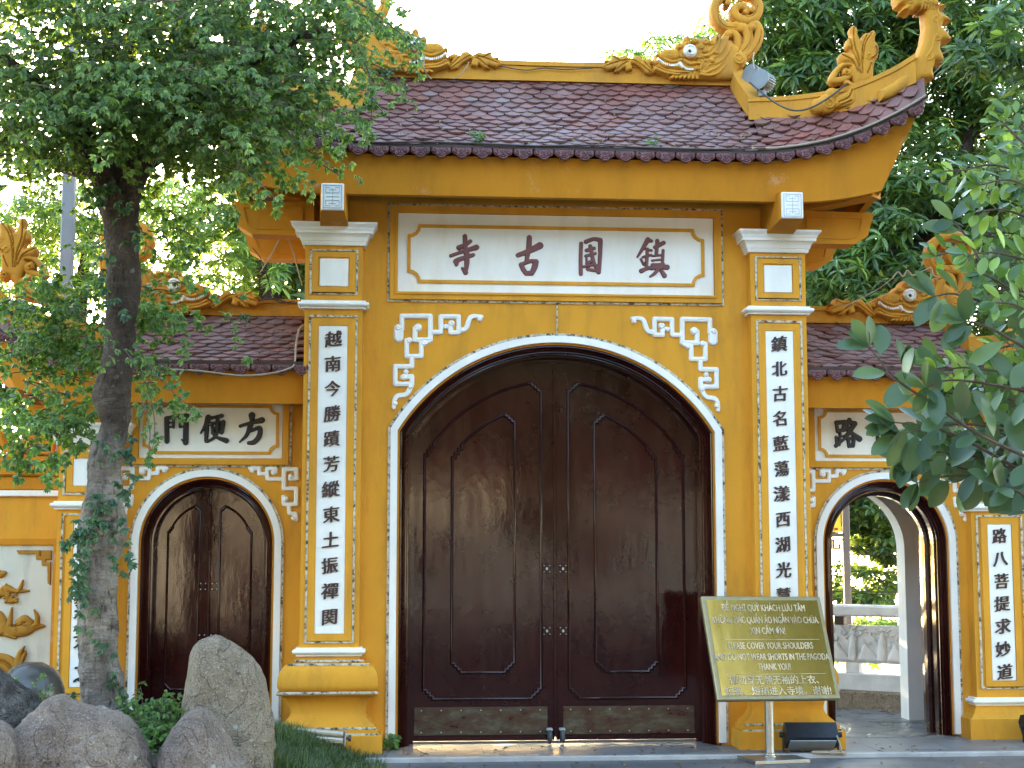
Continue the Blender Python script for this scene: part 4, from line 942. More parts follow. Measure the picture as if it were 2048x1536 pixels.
    if sg < 0:
        MB().bbox(cx - .125, cx + .125, .263, .271, 2.065, 2.29, .004).build('blank_panel', 'white', p)
        frame_mb(cx - .15, cx + .15, 2.04, 2.315, .05, .258, .271).build('panel_border', 'yellow', p); rope(rect(cx - .195, cx + .195, 2.0, 2.35), True, .27, p)
        inscription(p, '門今彩君之', cx + .005, 1.55, .56, .17, .262, 'ink_black')
    else:
        inscription(p, '路八菩提求妙道', cx, 1.655, .515, .135, .262, 'ink_brown')
    MB().squareprof([(.345, .105, -.02), (.345, .105, .145), (.33, .09, .150), (.29, .05, .185), (.262, .022, .235), (.262, .022, .250)], cx, .27, .401).build('base', 'yellow', p)
    # cornice, eave, tiles
    XC = 4.36; XT = 4.66
    ze = lambda x: 3.035 + .42 * max(0.0, (abs(x) - 3.75) / .92) ** 2.1
    ye = lambda x: -.10 - .04 * max(0.0, (abs(x) - 3.75) / .92) ** 2
    zb = lambda x: 2.727 + .112 * max(0.0, (abs(x) - 3.80) / .56) ** 2
    rg = []
    for x in np.concatenate([np.linspace(2.066, 3.7, 8), np.linspace(3.75, XC, 10)]):
        xt = x if x < 3.3 else x + (XT - XC) * (x - 3.3) / (XC - 3.3)
        zt = ze(xt) - .055
        rg.append([(X(x), .02, zb(x)), (X(xt), -.05, zt), (X(xt), .0, zt), (X(x), .09, zb(x))][::-sg])
    f = MB().loft(rg); rr = []
    for y in np.linspace(.02, 1.75, 10):
        v = abs((y - .885) / .865); rr.append([(X(XC), y, 2.73 + .108 * v ** 2.4), (X(XT), .885 + (y - .885) * 1.07, 2.98 + .42 * max(0, (v - .4) / .6) ** 2.1), (X(XT - .25 + .2 * v ** 3), .885 + (y - .885) * 1.07, 2.98 + .42 * max(0, (v - .4) / .6) ** 2.1), (X(XC - .06), y, 2.73 + .108 * v ** 2.4)][::-sg])
    f.loft(rr); f.build('cornice', 'ochre', g, 'auto')
    MB().box(*sorted((X(2.07), X(XC - .05))), .09, 1.70, 2.80, 2.835).build('soffit', 'dark_wood', g)
    pr = [(4.04, 2.74), (4.34, 2.735), (4.31, 2.60), (4.24, 2.54), (4.04, 2.54)]
    for y0 in (.36, 1.45): MB().prism([(X(x), z) for x, z in pr][::sg], y0, y0 + .18).build('side_bracket', 'ochre', g)
    GX = 3.62
    def top(x):
        a = abs(x)
        if a <= GX: return .82, 3.585
        t = min(1, (a - GX) / (4.68 - GX)); return .30 - .42 * t, float(np.interp(a, [GX, 3.95, 4.3, 4.68], [3.265, 3.27, 3.36, 3.56]))
    def sf(x, s):
        yt, zt = top(x); a, b = ye(x), ze(x)
        return np.array([x, a + (yt - a) * s, b + (zt - b) * s - .035 * math.sin(math.pi * s) * min(1, yt - a)])
    sln = lambda x: max(.02, math.hypot(top(x)[0] - ye(x), top(x)[1] - ze(x)))
    rb = joined(under(sf, *sorted((X(2.066), X(GX - .001))), 20), under(sf, *sorted((X(GX + .002), X(4.67))), 16))
    bk = moved(rb, (0, 1.70, 0), [[1, 0, 0], [0, -1, 0], [0, 0, 1]]); bk.f = [q[::-1] for q in bk.f]; rb = joined(rb, bk)
    v = []
    for y in np.linspace(-.13, 1.83, 14):
        t = abs((y - .85) / .98); v += [(X(4.67), y, 3.04 + .41 * max(0, (t - .35) / .65) ** 2.1), (X(GX), .85 + (y - .85) * .55, 3.26)]
    rb.add(v, [(2 * i, 2 * i + 2, 2 * i + 3, 2 * i + 1) for i in range(13)]); rb.add([(X(GX - .02), .3, 3.26), (X(GX - .02), 1.4, 3.26), (X(GX - .02), .85, 3.6)], [(0, 1, 2)])
    rf = rb.build('roof', 'tile', g)
    t_ = MB(); a, b = sorted((X(2.13), X(GX - .06))); tile_field(t_, sf, a, b, sln, .083, .150, seed=11 + sg); t_.build('roof_tiles', 'tile', rf)
    t_ = MB(); a, b = sorted((X(GX + .05), X(4.60))); tile_field(t_, sf, a, b, sln, .083, .150, seed=21 + sg); t_.build('corner_tiles', 'tile_red', rf)
    a, b = sorted((X(2.07), X(4.66))); eave_row((a, b), ze, lambda x: ye(x) - .018).build('eave_tiles', 'antefix', rf, 'auto')
    MB().loft([[(x, ye(x) - .03, ze(x) - .008), (x, ye(x) - .03, ze(x) + .018), (x, ye(x) + .09, ze(x) + .03), (x, ye(x) + .09, ze(x) - .03)] for x in np.linspace(a, b, 40)]).build('eave_board', 'dark_wood', rf)
    rd = MB().loft([[(x, .73, 3.555), (x, .73, 3.66), (x, .715, 3.665), (x, .715, 3.70), (x, .985, 3.70), (x, .985, 3.665), (x, .97, 3.66), (x, .97, 3.555)] for x in np.linspace(*sorted((X(2.066), X(GX))), 4)])
    for yy in (1, -1):
        F = (lambda y: y) if yy > 0 else (lambda y: 1.7 - y)
        rd.loft([[(X(x - .05), F(y), z - .1), (X(x - .05), F(y), z + .07), (X(x + .05), F(y), z + .07), (X(x + .05), F(y), z - .1)] for x, y, z in ((3.585, .73, 3.62), (3.61, .5, 3.43), (3.64, .27, 3.29))])
        hp = smooth_path([(3.60, .27, 3.245, .12), (3.95, .16, 3.25, .14), (4.3, .03, 3.34, .14), (4.62, -.09, 3.52, .17), (4.78, -.14, 3.68, .16), (4.84, -.15, 3.85, .12)], 5)
        rd.loft([[(X(x - .02), F(y) - .05, z - .05), (X(x - .02), F(y) - .06, z + h), (X(x + .02), F(y) + .06, z + h), (X(x + .02), F(y) + .05, z - .05)] for x, y, z, h in hp])
    rd.build('ridge', 'carving', rf)
    k = 7.2e-4; body, teeth, eye, pup = dragon_parts(3.57, 3.575, .75, k)
    pick = (lambda q: q) if sg > 0 else (lambda q: q.mirror())
    d = pick(body).build('dragon', 'carving', g, 'auto')
    for nm_, qs, mt in (('teeth', teeth, 'tooth'), ('eye', eye, 'tooth'), ('pupil', pup, 'pupil')):
        for q in qs: pick(q).build(nm_, mt, d, 'auto')
    o = at(46, 606, .10)
    pick(flame_mb(-o[0] + .03, o[2] + .06, .10, 8.6e-4)).build('flame_finial', 'carving', g, 'auto')
    return g
GL = side_gate(-1); GR = side_gate(1)

# ------------------------------------------------------------------ garden wall with relief, far left; wall to the right
gw = thing('relief_wall', 'low yellow boundary wall with a white carved relief panel, left of the left gate pillar', 'wall')
MB().box(-9.0, -4.06, .60, .85, -.02, 2.02).build('wall', 'yellow', gw)
MB().bbox(-9.0, -4.06, .565, .88, 1.99, 2.04, .006).build('band', 'white_old', gw)
mb = MB().bbox(-9.0, -4.06, .56, .90, 2.04, 2.16, .01); mb.bbox(-9.0, -4.06, .52, .94, 2.16, 2.30, .012); mb.build('coping', 'ochre', gw)
pr_ = MB()
for i in range(7):      # pierced parapet: key-pattern frames with cloud scrolls between them
    xr = -4.14 - i * .72
    band2d(rect(xr - .30, xr, 2.31, 2.50), .035, .66, .78, True, pr_); band2d(rect(xr - .24, xr - .06, 2.36, 2.45), .02, .67, .77, True, pr_)
    r = Relief(); cx = xr - .51
    r.spiral((cx - .09, 2.37), .05, 1.5, .02, .02, a0=R(90)); r.spiral((cx + .09, 2.37), .05, 1.5, .02, .02, a0=R(90), cw=-1)
    r.stroke([(cx - .14, 2.31), (cx - .05, 2.42), (cx, 2.52), (cx + .05, 2.42), (cx + .14, 2.31)], .028, .02); r.stroke([(cx - .15, 2.32), (cx + .15, 2.32)], .02, .02)
    m = r.mesh(.008, .72, double=True, back=.03); pr_.add(np.concatenate(m.v), m.f)
pr_.build('parapet', 'ochre', gw)
MB().box(-6.6, -4.14, .585, .602, .25, 1.585).build('relief_panel', 'relief_ground', gw)
frame_mb(-6.63, -4.115, .22, 1.615, .05, .565, .601).build('panel_frame', 'ochre', gw)
def wall_relief():
    r = Relief(lambda x, y: tuple(at(x / 4.8, 1080 + y / 4.8, .585)[[0, 2]]), 1 / 4.8 / 237)
    f = dict(curve=False, prof='flat'); H = .016
    r.poly([(155, 98), (498, 98), (498, 190), (440, 190), (440, 208), (492, 208), (488, 435), (455, 412), (455, 245), (400, 245), (400, 188), (345, 188), (345, 135), (180, 135)], H, .004, False)
    r.groove([(395, 100), (395, 150)], 9, .03, False); r.stroke([(300, 115), (200, 115)], 16, H, **f)
    # upper pine spray
    for pts, w_ in (([(-80, 540), (0, 510), (70, 470), (150, 490), (280, 488)], [40, 46, 40, 22, 10]), ([(60, 480), (62, 420)], [22, 8]), ([(180, 490), (205, 440), (222, 385)], [20, 18, 7]), ([(60, 520), (110, 580), (160, 570)], [30, 34, 20]),
                    ([(-60, 300), (0, 330), (50, 315)], [40, 38, 18])): r.stroke(pts, w_, .03)
    for pts, w_ in (([(-100, 880), (20, 850), (120, 880), (240, 860), (330, 830), (430, 825)], [60, 70, 52, 60, 40, 10]), ([(-60, 720), (0, 740), (60, 830)], [60, 50, 30]), ([(95, 800), (115, 650)], [30, 9]), ([(350, 820), (360, 740), (330, 670)], [24, 24, 8]), ([(190, 790), (240, 760), (300, 790)], [40, 40, 30]), ([(60, 900), (150, 940)], [30, 14])): r.stroke(pts, w_, .034)
    for pts, w_ in (([(-100, 1140), (30, 1130), (130, 1180), (200, 1300)], [50, 40, 40, 30]), ([(-60, 1200), (40, 1210), (110, 1290), (120, 1340)], [40, 34, 30, 24]), ([(170, 1200), (190, 1100), (235, 1020)], [40, 30, 7]), ([(200, 1180), (240, 1100), (248, 1060)], [24, 18, 6]), ([(200, 1210), (270, 1195)], [24, 9]), ([(420, 1320), (445, 1300)], [20, 8])): r.stroke(pts, w_, .034)
    rng = random.Random(4)
    for _ in range(46):
        c = rng.choice([(240, 800), (300, 830), (100, 850), (40, 500), (110, 560)]); r.stroke([(c[0] + rng.uniform(-70, 70), c[1] + rng.uniform(-36, 36))], rng.uniform(10, 17), .014, base=.024)
    for g in ([(-60, 1150), (40, 1160), (120, 1230), (150, 1320)], [(-60, 1180), (60, 1190), (130, 1270)]): r.groove(g, 8, .014)
    return r.mesh(.0062, .584, back=0.0)
wall_relief().build('carved_relief', 'relief_gold', gw)
rw = thing('boundary_wall', 'yellow boundary wall running off to the right behind the leafy branch', 'wall')
MB().box(4.07, 9.0, .60, .85, -.02, 2.02).build('wall', 'yellow', rw)
mb = MB().bbox(4.07, 9.0, .56, .90, 2.02, 2.16, .01); mb.bbox(4.07, 9.0, .52, .94, 2.16, 2.30, .012); mb.build('coping', 'ochre', rw)
# ------------------------------------------------------------------ SETTING: ground, paving, lake
def sheet(name, x0, x1, y0, y1, z, mat, kind='structure'):
    o = MB().add([(x0, y0, z), (x1, y0, z), (x1, y1, z), (x0, y1, z)], [(0, 1, 2, 3)]).build(name, mat); return tag(o, kind=kind)
sheet('ground', -400, 400, -400, 9.5, -.075, 'soil')
sheet('forecourt', -1.55, 14, -5.5, -.45, -.05, 'paving_low')
sheet('bounce_cut_ground', -60, 60, -45, -5.4, -.06, 'dark_ground')  # unseen dark sheet added to cut light bounced up from the ground
tag(MB().box(-1.55, 14, -.56, 2.6, -.12, -.020).build('porch_floor', 'paving'), kind='structure')
tag(MB().bbox(-1.56, 14, -.60, -.545, -.12, -.016, .006).build('kerb', 'kerbstone'), kind='structure')
sheet('rear_path', -14, 14, 2.6, 9.4, -.026, 'flagstone')
tag(MB().box(2.06, 4.05, .38, 2.62, -.1, -.0155).build('passage_floor', 'flagstone'), kind='structure')
sheet('lake', -400, 400, 9.5, 900, -1.4, 'lake_water')
tag(MB().box(-400, 400, 9.3, 9.7, -1.6, -.03).build('lake_bank', 'stonewhite'), kind='structure')
# raised planting bed on the left, swelling towards the boulders
def bedz(x, y):
    t = np.clip((-1.40 - x) / 1.25, 0, 1); s_ = t * t * (3 - 2 * t)
    return -.06 + .36 * s_ * np.clip((.35 - y) / .9, .45, 1) + .03 * math.sin(3.1 * x + 1.7 * y) * s_ + .02 * math.sin(7.3 * x - 4.1 * y) * s_
xs = np.linspace(-9, -1.35, 70); ys = np.linspace(-7.5, .42, 70); mb = MB()
mb.add([(x, y, bedz(x, y)) for x in xs for y in ys], [(i * 70 + j, (i + 1) * 70 + j, (i + 1) * 70 + j + 1, i * 70 + j + 1) for i in range(69) for j in range(69)])
tag(mb.build('planting_bed', 'soil', smooth=True), kind='structure')
# grass tufts in the bed
rng = np.random.default_rng(5); V = []; F = []
def blade(p, h, az, lean, wd):
    d = np.array([math.cos(az), math.sin(az), 0]); n_ = np.array([-d[1], d[0], 0]) * wd; k = len(V)
    a = p + d * lean * .35 + np.array([0, 0, h * .62]); b = p + d * lean + np.array([0, 0, h])
    V.extend([p - n_, p + n_, a + n_ * .7, a - n_ * .7, b]); F.extend([(k, k + 1, k + 2, k + 3), (k + 3, k + 2, k + 4)])
for _ in range(15000):
    x = rng.uniform(-2.75, -1.38); y = rng.uniform(-2.4, -.20)
    if rng.random() > .35 + .65 * np.clip((-1.38 - x) / .5, 0, 1): continue
    if y > -.33 and -2.3 < x < -1.4: continue
    clump = .5 + .5 * math.sin(5.1 * x + 2.3 * y) * math.sin(3.7 * x - 6.1 * y)
    h = rng.uniform(.05, .10) + .09 * clump * np.clip((-1.6 - x) / .5, 0, 1)
    blade(np.array([x, y, bedz(x, y) - .01]), h, rng.uniform(0, 6.28), rng.uniform(.02, .09), rng.uniform(.0022, .0045))
tag(MB().add(np.array(V), F).build('grass', 'leaf_grass'), kind='stuff')

# ------------------------------------------------------------------ balustrade and things seen through the open arch
def along(p0, p1, t): return np.array(p0) * (1 - t) + np.array(p1) * t
bal = thing('balustrade', 'white stone balustrade with carved relief panel behind the open arch', 'balustrade', (3.35, 2.55, 0))
bal.rotation_euler = (0, 0, math.atan2(-.416, .523))
def bpart(mb, nm, mat, **k): return mb.build(nm, mat, bal, **k)
bpart(MB().bbox(-3.2, 2.2, -.02, .16, -.03, .155, .012), 'footing', 'rock_buff')
bpart(MB().bbox(-3.2, 2.2, .0, .14, .155, .325, .01), 'base_course', 'stonewhite')
for x in np.arange(-2.95, 2.2, .56): bpart(MB().bbox(x - .07, x + .07, .02, .12, .325, .43, .006), 'foot_block', 'stonewhite')
pn = MB().bbox(-3.2, 2.2, .03, .11, .43, .80, .01); bpart(pn, 'panel', 'stonewhite')
def bal_relief():
    r = Relief(); rng = random.Random(8)
    for s_ in range(-8, 6):
        c = s_ * .30
        r.poly([(c - .10, .45), (c - .02, .62), (c + .03, .58), (c + .12, .45)], .018, .03); r.poly([(c + .10, .45), (c + .13, .66), (c + .17, .74), (c + .20, .62), (c + .19, .45)], .02, .03); r.stroke([(c + .16, .755)], .022, .02)
        for _ in range(16): x, z = c + rng.uniform(-.14, .16), rng.uniform(.60, .78); r.stroke([(x, z), (x + rng.uniform(-.04, .04), z + rng.uniform(-.02, .03))], rng.uniform(.007, .015), .016)
        for q in range(6): r.stroke([(c - .03, .47), (c - .08 + q * .025, .56)], .006, .014)
        r.spiral((c + .06, .72), .035, 1.6, .009, .015); r.spiral((c - .11, .70), .03, 1.6, .008, .015)
    return r.mesh(.0085, .029, back=0.0)
bpart(bal_relief(), 'carved_relief', 'stonewhite')
for x in (-2.6, -1.5, -.28, 1.0, 2.0): bpart(MB().bbox(x - .05, x + .05, .02, .12, .80, .885, .006), 'rail_block', 'dark_wood')
bpart(MB().bbox(-3.2, 2.2, -.03, .17, .885, 1.0, .02), 'handrail', 'stonewhite')
nb = thing('notice_stand', 'grey metal notice frame with a yellow and green poster seen through the open arch', 'notice board', (0, 0, 0))
o = at(1684, 1100, 3.3)
q = lambda px, py: at(px, py, 3.3)
mb = MB()
a = q(1690, 990); b = q(1697, 1260)
mb.bbox(a[0] - .035, a[0] + .035, 3.27, 3.33, -.03, a[2] + .5, .006); mb.bbox(a[0] - .95, a[0] - .88, 3.27, 3.33, -.03, a[2] + .5, .006)
c1 = q(1680, 1070)[2]; mb.bbox(a[0] - .9, a[0], 3.28, 3.32, c1 - .02, c1 + .02, .004); mb.bbox(a[0] - .9, a[0], 3.28, 3.32, a[2] + .46, a[2] + .5, .004)
band2d([(a[0] - .035, c1 - .05), (a[0] - .14, c1 - .05), (a[0] - .14, c1 - .14), (a[0] - .07, c1 - .14), (a[0] - .07, c1 - .09)], .022, 3.285, 3.315, False, mb)
mb.build('frame', 'galv', nb)
MB().box(a[0] - .86, a[0] - .055, 3.29, 3.30, c1 + .03, a[2] + .44).build('poster', 'yellow_print', nb)
r = Relief(); xx = a[0] - .19
r.poly([(xx - .05, c1 + .10), (xx + .02, c1 + .22), (xx + .035, c1 + .45), (xx - .02, c1 + .60), (xx - .08, c1 + .35)], .003, .004); r.mesh(.008, 3.289, back=0.0).build('poster_motif', 'green_print', nb)
mb = MB()
for i in range(14): mb.box(a[0] - .84 + i * .055, a[0] - .805 + i * .055, 3.284, 3.29, c1 + .05, c1 + .075)
mb.build('poster_border', 'amber_red', nb)

# ------------------------------------------------------------------ sign stand
psi = R(10); SX, SY = 1.555, -.665
st = thing('sign_stand', 'brushed brass notice tilted on a steel post before the right pillar', 'sign', (SX, SY, -.05)); st.rotation_euler = (0, 0, psi)
MB().bbox(-.225, .225, -.235, .235, 0, .028, .004).build('base_plate', 'steel', st)
pm = MB().lathe([(.05, .028), (.05, .034), (.043, .040), (.042, .05), (.034, .055), (.034, .56)], seg=28); pm.build('post', 'steel', st, 'auto')
tl = R(24); zc = .845
PMx = Matrix.Translation((.012, -.0, zc)) @ Matrix.Rotation(-tl, 4, 'X') @ Matrix.Rotation(R(0.8), 4, 'Y')
MB().lathe([(.034, .50), (.034, .66)], seg=20).build('post_head', 'steel', st, 'auto')
def onsign(mb, dy=0):
    m = np.array(PMx); o = MB(); o.n = mb.n; o.f = mb.f; o.v = [(np.c_[v + np.array([0, dy, 0]), np.ones(len(v))] @ m.T)[:, :3] for v in mb.v]; return o
W2, H2 = .503, .420
onsign(MB().bbox(-W2, W2, -.022, .022, -H2, H2, .008)).build('sign_frame', 'brass_frame', st)
onsign(MB().box(-W2 + .036, W2 - .036, -.026, -.020, -H2 + .036, H2 - .036)).build('sign_plate', 'brass', st)
def serif_line(txt, z, size, sx): return moved(bold_text(txt, size, .009, sx, depth=.003), (0, -.0275, z))
L = [("ĐỀ NGHỊ QUÝ KHÁCH LƯU TÂM", .315, .078, .60), ("KHÔNG MẶC QUẦN ÁO NGẮN VÀO CHÙA.", .215, .078, .57), ("XIN CẢM ƠN!", .125, .078, .60),
     ("PLEASE COVER YOUR SHOULDERS", .005, .074, .62), ("AND DO NOT WEAR SHORTS IN THE PAGODA.", -.085, .074, .60), ("THANK YOU!", -.165, .074, .60), ("请勿穿无领无袖的上衣、", -.272, .075, .95), ("短裤、短裙进入寺境。谢谢!", -.358, .075, .95)]
onsign(joined(*[serif_line(*a) for a in L])).build('sign_lettering', 'sign_text', st)
onsign(MB().box(-.40, .42, -.0275, -.025, .0585, .0615).box(-.40, .42, -.0275, -.025, -.2195, -.2165)).build('divider_line', 'sign_text', st)

# ------------------------------------------------------------------ floodlights, lamps, notice, cables, jar, pole
def floodlight(name, label, loc, rz, w_=.42, tilt=-35):
    t = thing(name, label, 'floodlight', loc); t.rotation_euler = (0, 0, rz)
    Rx = Matrix.Translation((0, 0, .13)) @ Matrix.Rotation(R(tilt), 4, 'X'); m = np.array(Rx)
    prof = [(-.085, -.07), (-.06, .075), (.0, .105), (.06, .075), (.085, -.07), (.06, -.085), (-.06, -.085)]
    tr = lambda mb: (setattr(mb, 'v', [(np.c_[v, np.ones(len(v))] @ m.T)[:, :3] for v in mb.v]), mb)[1]
    body = MB().loft([[(x, y, z) for y, z in prof] for x in (-w_ / 2, -w_ / 2 + .012, w_ / 2 - .012, w_ / 2)])
    tr(body).build('housing', 'black_plastic', t)
    fm = MB(); fm.box(-w_ / 2 + .02, w_ / 2 - .02, -.07, .07, -.092, -.086); tr(fm).build('lens', 'grey_metal', t)
    yk = MB()
    for s_ in (-1, 1):
        yk.bbox(s_ * (w_ / 2 + .014) - .006, s_ * (w_ / 2 + .014) + .006, -.018, .018, .0, .15, .003)
        yk.lathe([(.001, -.0), (.022, 0), (.022, .022), (.001, .024)], seg=12, M4=Matrix.Translation((s_ * (w_ / 2 + .02), 0, .13)) @ Matrix.Rotation(s_ * R(90), 4, 'Y'))
    yk.bbox(-w_ / 2 - .02, w_ / 2 + .02, -.018, .018, 0, .01, .003); yk.build('yoke', 'black_plastic', t); return t
floodlight('floodlight', 'black floodlight at the foot of the right pillar beside the sign post', (1.93, -.47, -.018), R(-4), .40)
floodlight('floodlight', 'black floodlight at the lower right edge, under the outer right pillar', (4.03, -.02, -.018), R(14), .40)
t = thing('strip_floodlight', 'silver tube floodlight lying in the grass before the left pillar base', 'floodlight', (-1.90, -.42, .085)); t.rotation_euler = (R(0), R(5.5), R(4))
b = MB().bbox(-.24, .20, -.05, .05, .0, .052, .012); b.build('lower_shell', 'alu', t); MB().bbox(-.24, .20, -.045, .048, .056, .098, .014).build('upper_shell', 'alu', t)
MB().bbox(.20, .212, -.055, .055, -.006, .104, .003).build('end_plate', 'grey_metal', t)
MB().lathe([(.012, 0), (.012, .02), (.024, .02), (.024, .04), (.001, .041)], seg=14, M4=Matrix.Translation((.212, 0, .05)) @ Matrix.Rotation(R(90), 4, 'Y')).build('knob', 'rubber', t)
MB().box(-.15, -.13, -.02, .02, -.09, .0).box(.10, .12, -.02, .02, -.09, .0).build('foot', 'grey_metal', t)
def can_lamp(label, loc, rz, ry):
    t = thing('spot_lamp', label, 'spotlight', loc); t.rotation_euler = (R(-8), 0, rz)
    F = Matrix.Rotation(R(90), 4, 'X')
    MB().lathe([(.001, .001), (.066, .001), (.070, -.012), (.086, -.014), (.088, .008), (.078, .010)], seg=32, M4=F).build('bezel', 'lamp_grey', t, 'auto')
    MB().lathe([(.001, .0065), (.068, .0065), (.070, .001)], seg=32, M4=F).build('lens', 'lens_glass', t, 'auto')
    mb = MB().lathe([(.062, -.014), (.062, -.12), (.001, -.13)], seg=24, M4=F)
    for i in range(22):
        a = i / 22 * 2 * math.pi; c, s_ = math.cos(a), math.sin(a); k = len(mb.v)
        mb.loft([[(r_ * c - q_ * s_, y, r_ * s_ + q_ * c) for r_, q_ in ((.058, -.003), (.082, -.003), (.082, .003), (.058, .003))] for y in (.02, .11)])
    mb.build('heat_sink', 'grey_metal', t)
    MB().bbox(-.025, .025, .02, .07, -.14, -.06, .004).build('bracket', 'lamp_grey', t); return t
o = at(1516, 165, -.02); can_lamp('round grey spotlight nearer the eave of the pair on the roof gable', (o[0], -.10, o[2]), R(-50), 0)
o = at(1512, 150, .05); can_lamp('round grey spotlight tucked behind the other on the roof gable', (o[0] - .02, .16, o[2] + .045), R(-53), 0)
nt = thing('notice_board', 'small amber visiting-hours board on the outer right pillar above the moulding', 'notice board', (3.82, .262, 2.09))
MB().bbox(-.215, .215, -.016, .0, -.125, .20, .003).build('board', 'amber_board', nt)
joined(*[moved(bold_text(t_, s_, .02, .62, depth=.002), (0, -.0175, z)) for t_, z, s_ in (('NGÀY RẰM', -.045, .052), ('VÀ CÁC NGÀY LỄ LỚN', -.093, .052))]).build('lettering', 'amber_text', nt)
moved(bold_text('08:00 - 16:00', .07, .02, .7, depth=.002), (0, -.0175, .02)).build('lettering', 'amber_red', nt)
rope_f = frame_mb(-.235, .235, -.14, .215, .014, -.012, .0).build('rope_light', 'rope_light', nt)
def cable(label, pts, r, mat='cable', n=8, name='cable'):
    return tag(MB().tube(smooth_path(pts, n), r, 6).build(name, mat), label, 'cable')
px = lambda l: [tuple(at(a, b, c)) for a, b, c in l]
ep = [(x, yE(x) - .045 - .008 * math.sin(9 * x), zE(x) + .022 + .006 * math.sin(5 * x)) for x in np.linspace(-2.5, 2.9, 46)]
cable('dark cable running along the eave edge of the big roof', ep, .007, 'cable_dark', 2)
cable('pale cable lying along the upswept right corner of the eave', [(x, yE(x) - .05, zE(x) + .028) for x in np.linspace(1.5, 2.93, 14)], .009, 'cable', 3)
cable('brown cable looping below the corner ridge on the right of the big roof', px([(1500, 165, -.15), (1520, 182, -.25), (1555, 208, -.40), (1590, 221, -.47), (1625, 214, -.50), (1665, 190, -.50), (1690, 170, -.46), (1700, 168, -.42)]), .008, 'cable_dark')
cable('thin cable hanging from the scroll tail to the roof spotlight', px([(1508, 105, .30), (1506, 120, .2), (1509, 138, .05)]), .005)
cable('pale wire hanging over the face of the left ridge dragon', px([(828, 78, .24), (838, 95, .2), (847, 118, .18), (848, 138, .2), (855, 150, .3), (863, 158, .32)]), .006)
cable('thin wire slung across the ridge beam between the two dragons', px([(965, 122, .33), (1000, 132, .335), (1050, 140, .335), (1090, 136, .335), (1130, 139, .335), (1185, 136, .33)]), .005, 'cable_dark')
cable('thin wire draped over the left acanthus carving on the ridge', px([(938, 124, .28), (932, 135, .28), (920, 150, .30), (908, 158, .33)]), .004)
cable('pale cable sagging along the eave of the left side roof', px([(330, 738, -.17), (400, 742, -.16), (480, 751, -.16), (540, 747, -.16), (582, 735, -.14), (590, 720, -.10), (592, 690, -.02), (598, 660, .05), (606, 650, .12)]), .008)
cable('brown wire looping beneath the left side bracket', px([(520, 545, .3), (530, 530, .3), (548, 500, .2), (560, 478, .1), (572, 472, .05), (585, 500, .1), (596, 540, .15), (604, 570, .2)]), .006)
cable('second wire looping beneath the left side bracket down to the tiles', px([(505, 495, .4), (520, 515, .4), (532, 545, .4), (545, 590, .5), (560, 605, .6), (590, 602, .6)]), .005, 'cable_dark')
cable('bundle of wires along the left side ridge', px([(470, 590, .70), (500, 602, .69), (545, 598, .68), (580, 606, .68), (603, 604, .66)]), .007, 'cable_dark')
cable('wires strung up from the right side ridge to the dragon crest', px([(1670, 612, .62), (1700, 608, .6), (1735, 590, .6), (1765, 572, .58), (1785, 556, .58)]), .004)
cable('white cable trailing over the neck fins of the right roof dragon', px([(1872, 20, -.42), (1888, 30, -.42), (1880, 45, -.42), (1896, 62, -.42), (1880, 78, -.42), (1896, 100, -.42), (1876, 112, -.42), (1880, 132, -.42), (1864, 150, -.42), (1860, 170, -.45)]), .006)
cable('white cable curling over the crest of the right side dragon', px([(1785, 556, .6), (1796, 544, .6), (1806, 553, .6), (1815, 541, .6), (1826, 551, .6), (1850, 540, .6), (1862, 536, .6), (1866, 550, .6), (1878, 556, .6)]), .007)
rr = np.random.default_rng(3); mb = MB()
for i in range(5):
    c = [(2.02 + .0 * i, -.60, .0)] + [(2.02 + rr.uniform(-.15, .16), -.58 + rr.uniform(-.05, .05), -.028 + rr.uniform(0, .03)) for _ in range(5)]
    mb.tube(smooth_path(c, 6), .006, 6)
mb.tube(smooth_path([(2.10, -.60, .12), (2.12, -.62, .05), (2.14, -.61, -.02), (2.20, -.58, -.03)], 6), .006, 6)
tag(mb.build('cable_coil', 'cable'), 'loose coil of pale cable on the step below the right black floodlight', 'cable')
o = at(62, 1395, -.4)
jar = thing('round_globe', 'smooth round grey ceramic globe between the relief wall and the boulders', 'globe', (o[0], -.4, .46))
MB().lathe([(.001, .245), (.08, .238), (.15, .20), (.21, .13), (.245, .04), (.25, -.02), (.235, -.10), (.19, -.175), (.12, -.23), (.10, -.245)], seg=40).build('globe', 'ceramic', jar, True)
MB().lathe([(.13, -.30), (.13, -.26), (.10, -.245), (.001, -.245)], seg=30).build('collar', 'black_plastic', jar, 'auto')
MB().lathe([(.055, -.55), (.055, -.29)], seg=16).build('stem', 'black_plastic', jar)
pole_o = at(136, 450, 2.6)
pl = thing('lamp_post', 'plain pale grey metal post rising behind the left side roof', 'post', (pole_o[0], 2.6, -.03))
MB().bbox(-.060, .060, -.060, .060, 0, 8.2, .012).build('post', 'galv', pl); MB().bbox(-.12, .12, -.12, .12, 0, .03, .005).build('base_plate', 'galv', pl)
